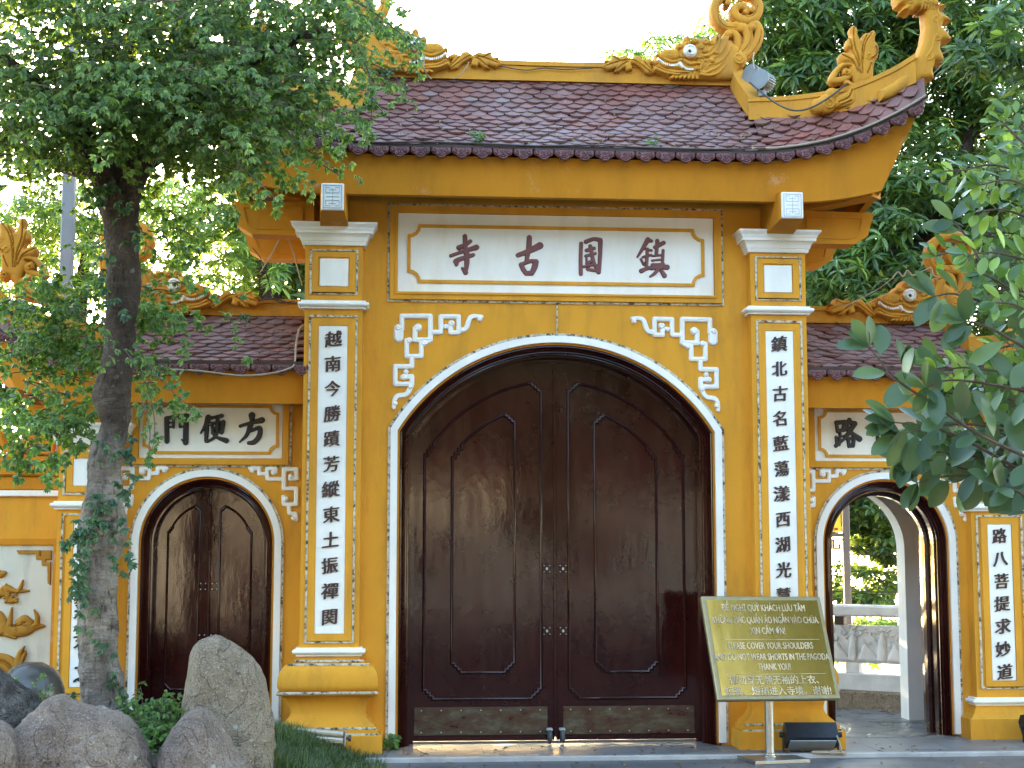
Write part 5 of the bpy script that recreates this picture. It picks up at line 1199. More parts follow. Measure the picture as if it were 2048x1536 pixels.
# ------------------------------------------------------------------ VEGETATION
def leaf_mesh(name, B, D, N, L, W, mat, parent=None, fold=.25, curl=.18, st=((.0, .06), (.30, .86), (.62, 1.0), (1.0, .04)), smooth=False):
    """many leaves, each its own little folded and curved blade; st = (position, width) stations"""
    B, D, N = (np.asarray(a, float) for a in (B, D, N)); n = len(B)
    D /= np.linalg.norm(D, axis=1)[:, None] + 1e-9; Sx = np.cross(D, N); Sx /= np.linalg.norm(Sx, axis=1)[:, None] + 1e-9; N = np.cross(Sx, D)
    L = np.asarray(L)[:, None]; W = np.asarray(W)[:, None] / 2; P = []
    for t, w_ in st:
        c = B + D * L * t - N * L * curl * t ** 2; P += [c - Sx * W * w_ + N * W * w_ * fold * 2, c, c + Sx * W * w_ + N * W * w_ * fold * 2]
    m = len(st); V = np.stack(P, 1).reshape(-1, 3); k = np.arange(n)[:, None] * (3 * m); F = []
    for i in range(m - 1):
        a = 3 * i; F += [k + np.array([[a, a + 1, a + 4, a + 3]]), k + np.array([[a + 1, a + 2, a + 5, a + 4]])]
    return MB().add(V, np.concatenate(F).tolist()).build(name, mat, parent, smooth)
class Leaves:
    def __init__(s, seed): s.B, s.D, s.N, s.L, s.W = [], [], [], [], []; s.r = np.random.default_rng(seed); s.tw = []
    def one(s, b, d, n, l, w): s.B.append(b); s.D.append(d); s.N.append(n); s.L.append(l); s.W.append(w)
    def palmate(s, p, d, size, k=5, droop=.25, wr=.46):
        """hand-shaped leaf: k leaflets round a stalk end"""
        r = s.r; d = d / (np.linalg.norm(d) + 1e-9)
        n = np.array([r.normal(0, .5), -.85 + r.normal(0, .5), .75]); n /= np.linalg.norm(n); a = np.cross(n, d); a /= np.linalg.norm(a) + 1e-9; f = np.cross(a, n)
        for i in range(k):
            th = (i - (k - 1) / 2) * (R(200) / k) + r.normal(0, .12); q = f * math.cos(th) + a * math.sin(th) - np.array([0, 0, droop + r.uniform(0, .25)])
            s.one(p, q, n + r.normal(0, .15, 3), size * r.uniform(.75, 1.15), size * wr * r.uniform(.85, 1.15))
    def twig(s, pts, size, step, k=5, wr=.46, jit=.02):
        p = smooth_path(pts, 8); seg = np.linalg.norm(np.diff(p, axis=0), axis=1); cum = np.concatenate([[0], np.cumsum(seg)]); s.tw.append(p)
        for u in np.arange(step * .4, cum[-1], step):
            i = min(len(p) - 2, np.searchsorted(cum, u) - 1); i = max(i, 0); q = p[i] + (p[i + 1] - p[i]) * ((u - cum[i]) / (seg[i] + 1e-9))
            t = (p[i + 1] - p[i]) / (seg[i] + 1e-9); az = s.r.uniform(0, 6.28); sd_ = np.array([math.cos(az), math.sin(az), s.r.uniform(-.3, .5)])
            s.palmate(q + s.r.normal(0, jit, 3) + sd_ * size * .35, sd_ + t * .7, size * s.r.uniform(.8, 1.2), k, wr=wr)
        s.palmate(p[-1], p[-1] - p[-2], size, k, wr=wr)
    def spray(s, c, ln, size, step, droop=.5, k=5, wr=.46):
        r = s.r; az = r.uniform(0, 6.28); d = np.array([math.cos(az), math.sin(az) * .8, r.uniform(-.15, .55)]); d /= np.linalg.norm(d)
        pts = [c]; 
        for i in range(3): d = d + np.array([0, 0, -droop * .5]) + r.normal(0, .12, 3); d /= np.linalg.norm(d); pts.append(pts[-1] + d * ln / 3)
        s.twig(pts, size, step, k, wr)
    def rosette(s, p, size, k=9, wr=.24, up=.25):
        r = s.r; a0 = r.uniform(0, 6.28); ax = np.array([r.normal(0, .4), -.5 + r.normal(0, .4), .9]); ax /= np.linalg.norm(ax)
        e1 = np.cross(ax, [1, .1, 0]); e1 /= np.linalg.norm(e1); e2 = np.cross(ax, e1)
        for i in range(k):
            a = a0 + i * 2.4; q = e1 * math.cos(a) + e2 * math.sin(a) + ax * (up - .75 * (i / k)) ; s.one(p + ax * (.03 * (k - i) / k), q, ax + r.normal(0, .2, 3), size * r.uniform(.7, 1.15), size * wr * r.uniform(.85, 1.2))
    def build(s, name, mat, parent=None, **k): return leaf_mesh(name, s.B, s.D, s.N, s.L, s.W, mat, parent, **k)
    def twigs(s, name, r0, r1, parent, mat='twig', keep=1.0):
        mb = MB()
        for p in s.tw:
            if s.r.random() <= keep: mb.tube(p[::3] if len(p) > 12 else p, np.linspace(r0, r1, len(p[::3] if len(p) > 12 else p)), 5, False)
        return mb.build(name, mat, parent)
def depth_scale(Y): return (Y - CAM[1]) / FPX
def inblob(r, b, Y, dy):
    """random point in an ellipsoid measured off the picture and set at distance Y"""
    px, py, rx, ry = b[:4]
    while True:
        u = r.uniform(-1, 1, 3)
        if u @ u <= 1: break
    c = at(px, py, Y); k = depth_scale(Y)
    return c + np.array([u[0] * rx * k, u[1] * dy, u[2] * ry * k])
from mathutils import noise as mnoise
def organic_tube(path, rad, seg=26, amp=.10, freq=3.0, seed=0.0):
    p = smooth_path(np.c_[np.array(path, float), np.array(rad, float)], 7); q, rr = p[:, :3], p[:, 3]
    t = np.gradient(q, axis=0); t /= np.linalg.norm(t, axis=1)[:, None]; rings = []
    for i in range(len(q)):
        a = np.cross([0, 1, 0], t[i]); a /= np.linalg.norm(a) + 1e-9; b = np.cross(t[i], a); ring = []
        for j in range(seg):
            an = j / seg * 2 * math.pi; d = a * math.cos(an) + b * math.sin(an); v = q[i] + d * rr[i]
            nz = mnoise.noise(Vector(v * freq) + Vector((seed, 0, 0))) + .5 * mnoise.noise(Vector(v * freq * 2.7)) + .28 * mnoise.noise(Vector(v * freq * 7)); ring.append(v + d * rr[i] * amp * nz)
        rings.append(ring)
    return MB().loft(rings)
# ---- the tree in front on the left
TY = -2.0
tree = thing('shade_tree', 'big leafy tree with a gnarled grey trunk growing in front of the left gate', 'tree', (0, 0, 0))
tp = [(208, 1450, 52), (207, 1400, 45), (198, 1330, 39), (196, 1260, 38), (192, 1200, 36), (198, 1130, 37), (206, 1060, 46), (209, 1010, 37), (208, 950, 30), (212, 910, 32), (230, 850, 27), (224, 790, 36), (236, 720, 31), (240, 640, 30), (246, 570, 33), (247, 500, 33), (240, 440, 36), (236, 395, 42)]
k = depth_scale(TY)
P3 = [at(x, y, TY) for x, y, _ in tp]; RR = [h * k for *_, h in tp]
P3 = [np.array(P3[0]) + np.array([.02, 0, -.35])] + P3; RR = [RR[0] * 1.25] + RR
P3 = list(smooth_path(np.array(P3), 3)); RR = list(np.interp(np.linspace(0, 1, len(P3)), np.linspace(0, 1, len(RR)), RR))
tk = organic_tube(P3, RR, 56, .17, 5.5)
def limb(pts, r0, r1, Y1=None):
    n = len(pts); q = [at(x, y, TY + (dy if True else 0)) for x, y, dy in pts]; m = organic_tube(q, np.linspace(r0, r1, n), 14, .10, 5); tk.add(np.concatenate(m.v), m.f)
limb([(232, 420, 0), (205, 350, -.05), (170, 280, -.2), (90, 190, -.4), (-20, 90, -.6)], .11, .03)
limb([(240, 420, 0), (265, 350, 0), (300, 290, -.1), (380, 200, -.3), (520, 110, -.5), (640, 60, -.6)], .12, .025)
limb([(240, 400, 0), (250, 320, .1), (240, 220, .2), (260, 90, .3), (300, -60, .4)], .10, .03)
limb([(265, 350, 0), (340, 300, .3), (440, 260, .5), (560, 200, .6), (690, 150, .5)], .06, .015)
limb([(205, 350, 0), (120, 330, .3), (30, 290, .5), (-80, 240, .6)], .06, .02)
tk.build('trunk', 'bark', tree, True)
LV = Leaves(11)
CROWN = [(20, 40, 150, 100, 80), (180, 80, 190, 120, 130), (370, 70, 190, 130, 140), (540, 80, 140, 120, 100), (655, 70, 80, 90, 50), (70, 215, 150, 80, 95), (250, 220, 170, 90, 125), (420, 220, 140, 95, 110), (560, 210, 90, 75, 55), (490, 300, 60, 55, 26), (-60, 180, 120, 140, 40), (150, -80, 260, 90, 80), (450, -80, 240, 90, 80), (640, -30, 90, 80, 30), (100, 290, 120, 45, 42), (360, 285, 70, 40, 24)]
for b in CROWN:
    for _ in range(int(b[4] * 1.15)): LV.spray(inblob(LV.r, b, TY - .25, .95), LV.r.uniform(.28, .6), .045, .050, droop=.6)
for v in ([(440, 290, -.7), (480, 330, -.75), (515, 365, -.8), (552, 408, -.8)], [(455, 330, -.5), (480, 380, -.5), (520, 400, -.5)], [(550, 240, -.6), (585, 275, -.6), (602, 308, -.6)], [(630, 170, -.6), (660, 230, -.7), (682, 300, -.7)], [(695, 60, -.7), (730, 140, -.7), (742, 215, -.7), (736, 280, -.7)], [(735, 185, -.7), (768, 225, -.7)],
          [(715, 140, -.5), (722, 225, -.5), (700, 275, -.5)], [(590, 190, -.5), (618, 260, -.5), (610, 290, -.5)], [(470, 250, -.7), (490, 310, -.8), (455, 370, -.8)], [(400, 260, -.7), (420, 320, -.7), (500, 345, -.7)], [(505, 240, -.9), (545, 290, -.9)], [(640, 90, -.3), (700, 60, -.3), (760, 55, -.2), (790, 70, -.1)], [(660, 130, -.4), (700, 190, -.4), (715, 240, -.4)], [(745, 20, -.4), (770, 60, -.4)], [(420, 310, -.6), (452, 400, -.6), (470, 430, -.6)],
          [(195, 180, -1.0), (240, 225, -1.0), (215, 290, -1.0), (195, 330, -1.0)], [(330, 140, -1.0), (375, 200, -1.0), (350, 260, -1.0)], [(80, 200, -1.0), (60, 260, -1.0), (45, 320, -1.0)], [(20, 250, -.9), (60, 300, -.9), (80, 350, -.9)], [(830, 120, -.2), (838, 150, -.2)], [(760, 45, -.2), (815, 85, -.2), (832, 128, -.2)]):
    for q in range(2): LV.twig([at(x + LV.r.uniform(-7, 7), y + LV.r.uniform(-7, 7), TY + d) for x, y, d in v], .050, .05)
LV.build('crown', 'leaf_tree', tree); LV.twigs('twigs', .006, .003, tree, keep=.35)
LW = Leaves(12)
for b in [(140, 560, 85, 40, 36), (60, 610, 80, 45, 34), (150, 640, 80, 40, 30), (60, 690, 90, 40, 40), (150, 700, 70, 40, 30), (120, 830, 90, 36, 30), (30, 850, 50, 50, 18), (160, 790, 45, 36, 14), (70, 910, 60, 40, 16), (140, 885, 50, 30, 12), (60, 780, 40, 30, 8), (320, 500, 60, 70, 22), (300, 590, 40, 60, 16), (340, 640, 60, 55, 20), (290, 720, 40, 60, 14), (330, 790, 55, 45, 5), (160, 470, 50, 50, 12), (110, 740, 60, 40, 12), (290, 430, 50, 50, 14)]:
    for _ in range(int(b[4] * .8)):
        c_ = inblob(LW.r, b, TY + .55, .35)
        LW.spray(c_, LW.r.uniform(.16, .32), .047, .05, droop=.6)
for v in ([(300, 560, -.2), (420, 590, -.3), (470, 660, -.3), (492, 722, -.3)], [(290, 600, -.2), (350, 640, -.3), (380, 710, -.3), (345, 760, -.3), (392, 832, -.3)], [(270, 690, -.2), (330, 770, -.3), (395, 825, -.3)], [(285, 800, -.2), (300, 860, -.3), (295, 930, -.3)], [(200, 660, -.4), (225, 690, -.45), (205, 735, -.45)], [(60, 880, -.2), (80, 930, -.2), (95, 975, -.2)], [(70, 930, -.2), (100, 960, -.2), (118, 968, -.2)], [(250, 700, -.2), (290, 760, -.2), (310, 850, -.2), (300, 925, -.2)], [(330, 540, -.2), (440, 560, -.2), (480, 590, -.2)]):
    LW.twig([at(x, y, TY + d) for x, y, d in v], .044, .042)
LW.build('low_foliage', 'leaf_weed', tree); LW.twigs('low_twigs', .005, .002, tree, keep=.5)
IV = Leaves(13)
for x, y, n_ in ((200, 1000, 9), (170, 1060, 10), (150, 1085, 9), (158, 1130, 9), (150, 1170, 7), (232, 1060, 5), (248, 985, 8), (172, 1185, 7), (186, 1040, 5), (242, 1130, 7), (212, 1055, 4), (140, 1060, 6), (210, 905, 5), (252, 880, 6), (250, 930, 6), (232, 620, 6), (205, 560, 8), (210, 500, 6), (270, 470, 6), (180, 1240, 3), (215, 1300, 3), (185, 1280, 3), (228, 1370, 5), (240, 1420, 8), (150, 1410, 6), (215, 385, 10), (255, 420, 8), (190, 400, 10)):
    for _ in range(n_): p = at(x + IV.r.uniform(-22, 22), y + IV.r.uniform(-24, 24), TY - .17); IV.palmate(p, np.array([IV.r.normal(0, 1), -.6, IV.r.normal(-.3, .6)]), .052, 5)
IV.build('trunk_sprouts', 'leaf_ivy', tree)

# ---- trees behind the gate
def back_tree(label, name, Y, dy, blobs, size, kind, mat, trunk, seed, cat='tree', wr=.24, per=9):
    t = thing(name, label, cat, (0, 0, 0)); lv = Leaves(seed)
    tb = MB()
    for pts, r0, r1 in trunk:
        m = organic_tube([at(x, y, Y + d) for x, y, d in pts], np.linspace(r0, r1, len(pts)), 12, .1, 3); tb.add(np.concatenate(m.v), m.f)
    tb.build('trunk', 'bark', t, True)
    for b in blobs:
        for _ in range(b[4]):
            p = inblob(lv.r, b, Y, dy)
            if kind == 'rosette': lv.rosette(p, size * lv.r.uniform(.75, 1.2), per, wr)
            else: lv.spray(p, size * 3.4, size, size * .8, .4, per, wr)
    lv.build('crown', mat, t, curl=.28); return t
back_tree('dark mango tree towering behind the right half of the gate', 'mango_tree', 4.6, 1.3,
          [(1560, 70, 120, 110, 330), (1600, 190, 120, 60, 210), (1720, 60, 130, 110, 360), (1860, 70, 130, 120, 330), (1990, 60, 110, 120, 260), (1700, 180, 110, 70, 210), (1900, 210, 90, 80, 200), (2000, 230, 100, 110, 240), (1850, 420, 90, 45, 120), (1960, 380, 100, 80, 190), (1720, 480, 90, 60, 170), (1660, 560, 70, 60, 130), (1780, 560, 100, 55, 160), (1900, 520, 100, 80, 190), (2010, 520, 90, 110, 190), (1740, 300, 60, 40, 60), (1840, 310, 50, 40, 50), (1760, 380, 70, 30, 60), (1860, 370, 60, 30, 50), (1600, -60, 200, 70, 160), (1850, -70, 220, 80, 180), (1760, 420, 60, 40, 70), (2060, 380, 60, 200, 120), (1480, 40, 40, 80, 50), (1690, 610, 80, 30, 60), (2040, 680, 90, 110, 130), (1960, 660, 80, 70, 90)],
          .185, 'rosette', 'leaf_mango', [([(1880, 1000, 0), (1860, 700, 0), (1800, 480, 0), (1740, 380, 0), (1680, 200, .2), (1620, 0, .2)], .20, .05), ([(1820, 520, 0), (1900, 380, -.3), (1960, 200, -.3), (1990, 0, -.3)], .10, .04), ([(1760, 420, 0), (1640, 560, .4)], .06, .02), ([(1640, 250, .2), (1590, 120, .2), (1570, -40, .2)], .05, .02)], 31)
back_tree('thin sunlit treetop peeping over the ridge by the right dragon', 'treetop', 9.0, .6, [(1245, 112, 40, 18, 26), (1330, 105, 55, 32, 50), (1390, 95, 40, 30, 40), (1300, 90, 35, 18, 14), (1420, 70, 40, 50, 46)], .15, 'rosette', 'leaf_far', [([(1420, 600, 0), (1390, 250, 0), (1340, 120, 0)], .08, .02)], 32, per=7)
back_tree('light green feathery tree behind the left side roof', 'feathery_tree', 8.5, 1.6,
          [(40, 470, 110, 70, 150), (180, 440, 120, 75, 170), (330, 430, 120, 70, 180), (450, 440, 90, 75, 130), (60, 570, 120, 60, 110), (240, 540, 110, 60, 110), (400, 530, 70, 40, 30), (520, 470, 60, 60, 50), (340, 590, 60, 40, 22), (-60, 500, 90, 120, 70), (480, 560, 60, 30, 12), (560, 560, 40, 60, 30), (430, 500, 90, 60, 60), (520, 540, 70, 60, 40), (400, 590, 80, 30, 30)],
          .19, 'rosette', 'leaf_far', [([(500, 900, 0), (530, 640, 0), (520, 520, 0), (480, 420, .2)], .14, .04), ([(545, 700, .3), (560, 560, .3), (590, 470, .3)], .09, .03), ([(150, 900, 0), (160, 600, 0), (190, 430, 0)], .16, .05)], 33, wr=.2, per=10)
back_tree('dark broadleaf tree by the lake seen through the open arch', 'lakeside_tree', 7.6, .8,
          [(1750, 1020, 80, 55, 240), (1690, 1010, 50, 60, 110), (1780, 1085, 45, 45, 90), (1740, 1090, 40, 22, 44), (1690, 1160, 40, 36, 26), (1765, 1165, 50, 30, 34), (1720, 1195, 60, 16, 30), (1850, 1000, 80, 120, 60), (1620, 980, 60, 120, 60), (1760, 930, 140, 70, 90), (1740, 1205, 50, 10, 16), (1690, 1200, 30, 14, 10)],
          .13, 'rosette', 'leaf_mango', [([(1900, 1400, 0), (1860, 1200, 0), (1800, 1130, 0), (1740, 1105, 0), (1690, 1095, 0)], .09, .025)], 34, wr=.42, per=8)
back_tree('bushy trees added close behind the gate, mostly hidden, to block the low sun', 'sun_block_trees', 9.6, 1.4, [(700, 560, 220, 370, 520), (1000, 570, 260, 400, 700), (1300, 560, 240, 400, 640), (1560, 560, 200, 400, 420), (500, 800, 160, 170, 160), (200, 800, 260, 170, 260), (1000, 1000, 700, 200, 300)], .36, 'rosette', 'leaf_mango', [([(700, 1200, 0), (720, 700, 0), (700, 400, 0)], .2, .06), ([(1200, 1200, 0), (1220, 700, 0), (1260, 400, 0)], .2, .06)], 37, wr=.30, per=9)  # added mass of leaves, keeps the low sun off the gate
bs = thing('lakeside_hedge', 'low green shrubs behind the balustrade by the lake', 'shrub', (0, 0, 0)); lv = Leaves(35)
for _ in range(160): p = inblob(lv.r, (1740, 1262, 150, 22), 6.2, .5); lv.rosette(p, .10, 8, .4)
for _ in range(60): lv.rosette(np.array([lv.r.uniform(2.5, 5.5), 6.4 + lv.r.normal(0, .3), .12 + lv.r.uniform(0, .3)]), .10, 8, .4)
lv.build('foliage', 'leaf_far', bs)
sheet('lake_lawn', 1.5, 9, 4.4, 9.2, -.012, 'grass_blade')
for z_, lab in ((1108, 'uppermost'), (1142, 'middle'), (1182, 'lowest')):
    a = at(1640, z_, 7.0); b = at(1850, z_ + 3, 7.0); cable('%s of three fence wires crossing the glare behind the open arch' % lab, [tuple(a), tuple((a + b) / 2), tuple(b)], .010, 'cable_dark', 4)

# ---- branch reaching in from the right, close to the camera
FICST = ((.0, .05), (.06, .24), (.18, .60), (.34, .86), (.54, 1.0), (.72, .92), (.87, .62), (.96, .28), (1.0, .03))
fic = thing('rubber_tree', 'large-leaved rubber tree reaching in from the right edge close to the viewer', 'tree', (0, 0, 0))
FY = -7.9; BG = Leaves(41); YG = Leaves(42); tw = MB()
def branch(lv, pts, step, size, wr, dy=0.0, tipn=4, r0=.006):
    p = smooth_path([at(x, y, FY + dy + (q[0] if q else 0)) for x, y, *q in pts], 8); tw.tube(p[::2], np.linspace(r0, .0022, len(p[::2])), 6, False)
    seg = np.linalg.norm(np.diff(p, axis=0), axis=1); cum = np.concatenate([[0], np.cumsum(seg)]); sgn = 1; r = lv.r
    for u in np.arange(step * .6, cum[-1], step):
        i = max(0, min(len(p) - 2, np.searchsorted(cum, u) - 1)); t = (p[i + 1] - p[i]) / (seg[i] + 1e-9); sgn = -sgn
        sd_ = np.cross(t, [0, -1, .2]) * sgn; d = sd_ * .9 + t * .65 + np.array([0, -r.uniform(-.5, .5), r.normal(-.10, .25)])
        n_ = np.array([r.normal(0, .35), -.75 + r.normal(0, .35), .75]); l = size * r.uniform(.72, 1.18); st_ = d / np.linalg.norm(d) * .018
        tw.tube([p[i], p[i] + st_], .0016, 5, False); lv.one(p[i] + st_, d, n_, l, l * wr * r.uniform(.88, 1.12))
    t = p[-1] - p[-2]; t /= np.linalg.norm(t)
    for q in range(tipn):
        a = q * 2.4 + r.uniform(0, 6); d = t * .8 + np.array([math.cos(a), -.2, math.sin(a)]) * .8; l = size * r.uniform(.65, 1.05); lv.one(p[-1], d, np.array([r.normal(0, .4), -.8, .6]), l, l * wr)
bigs = [[(2090, 930), (1960, 870), (1870, 810), (1800, 765), (1755, 715), (1738, 692)], [(2090, 970), (1960, 895), (1890, 862), (1840, 860), (1800, 868)], [(2090, 1010), (2000, 955), (1920, 950), (1860, 958), (1835, 966)], [(2090, 860), (2000, 835), (1940, 805), (1890, 790)], [(2090, 720), (2010, 672), (1960, 648), (1930, 642)], [(2090, 660), (1980, 610), (1910, 588), (1870, 592)], [(2090, 900), (2020, 872), (1985, 862)], [(2090, 980), (2050, 940), (2012, 938)], [(2090, 790), (1990, 770), (1900, 760), (1850, 775)], [(2080, 590), (1990, 560), (1930, 470), (1905, 440)], [(2090, 940), (1990, 920), (1900, 905), (1830, 905)], [(2090, 830), (1980, 800), (1860, 760), (1810, 745)], [(2090, 1040), (2040, 985), (2000, 975)], [(2090, 880), (1960, 850), (1860, 850), (1790, 845)], [(2090, 960), (1950, 940), (1860, 920), (1810, 915)]]
for i, b in enumerate(bigs): branch(BG, b, .050, .108, .50, dy=(i % 4) * .14 - .1)
for i, b in enumerate(bigs[1:4] + bigs[8:9] + bigs[10:]): branch(BG, [(x + 60, y + 12 - 14 * (i % 3)) for x, y in b], .044, .105, .5, dy=.35 + .1 * (i % 3))
yng = [[(2090, 330), (2030, 270), (2000, 240)], [(2090, 300), (2040, 245), (2015, 225)], [(2090, 360), (1990, 330), (1930, 340), (1890, 342)], [(2090, 420), (1980, 385), (1910, 362), (1880, 366)], [(2090, 480), (1990, 465), (1910, 500), (1872, 512)], [(2090, 530), (1990, 505), (1935, 512)], [(2090, 620), (2000, 565), (1960, 545)], [(2090, 740), (2000, 742), (1930, 735), (1872, 742)], [(2090, 780), (2010, 772), (1955, 775)], [(2090, 670), (2020, 690), (1980, 705)], [(2090, 390), (2020, 360), (1960, 370)], [(2090, 450), (2010, 420), (1950, 425)], [(2090, 560), (2030, 530), (1985, 540)], [(2090, 700), (2040, 660), (2010, 630)], [(2090, 510), (2020, 480), (1960, 470)], [(2090, 640), (2030, 610), (1990, 605)], [(2090, 300), (2060, 300), (2030, 310)], [(2090, 590), (2040, 575), (1970, 590)], [(2090, 350), (2050, 330), (2000, 300)], [(2090, 800), (2030, 800), (1990, 790)]]
for i, b in enumerate(yng): branch(YG, b, .017, .056, .52, dy=-.2 + (i % 5) * .11, r0=.004)
for j, (ox, oy) in enumerate(((75, 22), (115, -14), (150, 40))):
    for i, b in enumerate(yng): branch(YG, [(x + ox, y + oy - 10 * (i % 4)) for x, y in b], .018, .054, .52, dy=.1 + (i % 5) * .12 + j * .1, r0=.004)
m = organic_tube([at(2330, 2500, FY + .2), at(2310, 1900, FY + .2), at(2280, 1300, FY + .2), at(2250, 900, FY + .2), at(2230, 500, FY + .2), at(2200, 100, FY + .2)], [.07, .065, .06, .05, .04, .03], 14, .1, 6); tw.add(np.concatenate(m.v), m.f)
for y0, y1 in ((1000, 920), (960, 860), (900, 720), (760, 640), (600, 480), (480, 350), (1020, 980)): tw.tube(smooth_path([at(2255, y0 + 60, FY + .2), at(2170, (y0 + y1) / 2, FY + .1), at(2085, y1, FY)], 6), .010, 8, False)
for _ in range(520):      # unseen rest of its crown, placed to darken the sign reflection and right gate
    while True:
        u = BG.r.uniform(-1, 1, 3)
        if u @ u <= 1: break
    p = np.array([3.1, -7.9, 5.3]) + u * np.array([1.75, 2.0, 2.1])
    for q in range(7): d = BG.r.normal(0, 1, 3); BG.one(p + d * .05, d + np.array([0, 0, -.3]), np.array([BG.r.normal(0, .4), -.3, 1.0]), .15 * BG.r.uniform(.8, 1.2), .075)
tw.build('branches', 'twig', fic); BG.build('leaves', 'leaf_ficus', fic, fold=.10, curl=.12, st=FICST, smooth=True); YG.build('young_leaves', 'leaf_young', fic, fold=.12, curl=.12, st=FICST, smooth=True)
mf = Leaves(43)     # long leaves of a mango bough hanging in from the top right corner
for b in [(2010, 60, 70, 50, 26), (1960, 110, 60, 30, 20), (2050, 150, 40, 70, 24), (2040, 240, 30, 40, 10)]:
    for _ in range(b[4]): mf.rosette(inblob(mf.r, b, -1.5, .5), .17, 9, .22)
mg = thing('mango_bough', 'mango bough with long leaves hanging into the top right corner', 'branch', (0, 0, 0)); mf.build('leaves', 'leaf_mango', mg)
MB().tube(smooth_path([at(2300, 60, -1.5), at(2150, 90, -1.5), at(2050, 120, -1.5), at(1980, 110, -1.5)], 6), np.linspace(.05, .008, 19), 8).build('branch', 'bark', mg)

# ---- small weeds, seedlings, shrubs
def weed(label, name, p, h, n_, size, seed, mat='leaf_weed', spread=.6, k=3, wr=.5):
    t = thing(name, label, 'plant', tuple(p)); lv = Leaves(seed); r = lv.r
    for i in range(n_):
        a = r.uniform(0, 6.28); tip = np.array([math.cos(a) * h * spread * r.uniform(.3, 1), math.sin(a) * h * spread * .6 * r.uniform(.3, 1) - .02, h * r.uniform(.55, 1.05)])
        lv.twig([np.zeros(3), tip * .5 + np.array([0, 0, .02]), tip], size, size * 1.1, k, wr)
    lv.build('leaves', mat, t); lv.twigs('stems', .003, .0015, t, 'leaf_weed'); return t
o = surf(*[at(957, 292, -.5)[0], .05]); weed('small green weed sprouting from the roof tiles left of centre, above the eave', 'weed', o, .11, 7, .034, 51)
o = surf(*[at(1305, 300, -.5)[0], .04]); weed('small seedling with a few round leaves on the roof tiles right of centre', 'weed', o, .10, 3, .036, 52)
o = at(765, 152, .30); weed('grey-green moss fern clump at the foot of the left ridge dragon', 'fern', o, .06, 14, .022, 53, 'leaf_ivy', 1.6)

weed('low weed with heart-shaped leaves at the left foot of the big door', 'weed', (-1.34, -.08, -.02), .12, 6, .05, 54, 'leaf_weed', .8, 2, .7)
o = at(492, 644, .45); weed('tiny fern rooted on the left side roof', 'fern', o, .06, 5, .03, 55, 'leaf_ivy')
SB = Leaves(56); t = thing('shrub', 'leafy green shrub between the boulders in front of the left door', 'shrub', (0, 0, 0))
for b in [(300, 1455, 40, 40, 46), (340, 1420, 26, 26, 24), (290, 1510, 30, 40, 26), (330, 1480, 30, 40, 24), (262, 1420, 20, 25, 12)]:
    for _ in range(b[4]): SB.spray(inblob(SB.r, b, -2.35, .3), .14, .036, .036, .3, 3, .55)
for v in ([(283, 1440, -2.2), (285, 1400, -2.2), (280, 1368, -2.2)], [(300, 1440, -2.3), (318, 1430, -2.3), (340, 1425, -2.3)], [(278, 1450, -2.2), (270, 1410, -2.2)]): SB.twig([at(*q) for q in v], .028, .03, 2, .6)
SB.build('leaves', 'leaf_weed', t); SB.twigs('stems', .003, .0015, t, keep=.5)
S2 = Leaves(57); t = thing('seedlings', 'sparse seedlings growing round the grey globe and tree foot', 'plant', (0, 0, 0))
for v in ([(35, 1420, -1.2), (38, 1385, -1.2), (34, 1358, -1.2)], [(85, 1410, -1.2), (92, 1380, -1.2), (86, 1352, -1.2)], [(96, 1400, -1.2), (100, 1370, -1.2)], [(150, 1415, -1.6), (160, 1400, -1.6)], [(60, 1400, -1.2), (66, 1372, -1.2)]): S2.twig([at(*q) for q in v], .030, .032, 3, .5)
S2.build('leaves', 'leaf_weed', t); S2.twigs('stems', .003, .0015, t)

# ------------------------------------------------------------------ BOULDERS
def boulder(label, outline, Y, depth, mat, seed, amp=.045):
    import bmesh
    c = np.mean([(min(p[0] for p in outline), min(p[1] for p in outline)), (max(p[0] for p in outline), max(p[1] for p in outline))], 0); o = at(c[0], c[1], Y)
    P = np.array([(at(x, y, Y) - o)[[0, 2]] for x, y in outline]); P = smooth_path(np.concatenate([P, P[:1]]), 6)[:-1]
    an = np.arctan2(P[:, 1], P[:, 0]); rd = np.hypot(*P.T); s_ = np.argsort(an); an, rd = an[s_], rd[s_]
    an = np.concatenate([an - 2 * math.pi, an, an + 2 * math.pi]); rd = np.tile(rd, 3)
    bm = bmesh.new(); bmesh.ops.create_icosphere(bm, subdivisions=6, radius=1.0)
    for v in bm.verts:
        x, y, z = v.co; th = math.atan2(z, x); rr = np.interp(th, an, rd); rho = math.hypot(x, z)
        q = Vector((rr * math.cos(th) * rho ** .8, depth * (abs(y) ** .85) * (1 if y > 0 else -1), rr * math.sin(th) * rho ** .8)); w_ = Vector((q.x + o[0], q.y, q.z)) + Vector((seed, 0, 0))
        n1 = mnoise.noise(w_ * 2.2); n2 = mnoise.noise(w_ * 6); n3 = mnoise.noise(w_ * 17); n4 = mnoise.noise(w_ * 45)
        q += v.co * (amp * (n1 * 1.0 + (.5 - abs(n2)) * .5 + n3 * .26 + n4 * .12)); v.co = q
    me = bpy.data.meshes.new('boulder'); bm.to_mesh(me); bm.free(); me.materials.append(M[mat]); me.shade_smooth()
    ob = bpy.data.objects.new('boulder', me); COL.objects.link(ob); ob.location = o; return tag(ob, label, 'boulder')
boulder('broad pinkish-grey boulder with a cracked shoulder at the lower left', [(14, 1560), (20, 1490), (45, 1450), (75, 1425), (100, 1403), (126, 1397), (142, 1408), (165, 1411), (200, 1416), (240, 1424), (262, 1440), (280, 1465), (297, 1510), (308, 1580), (300, 1700), (150, 1730), (20, 1700), (4, 1620)], -3.2, .42, 'rock_pink', 3.1)
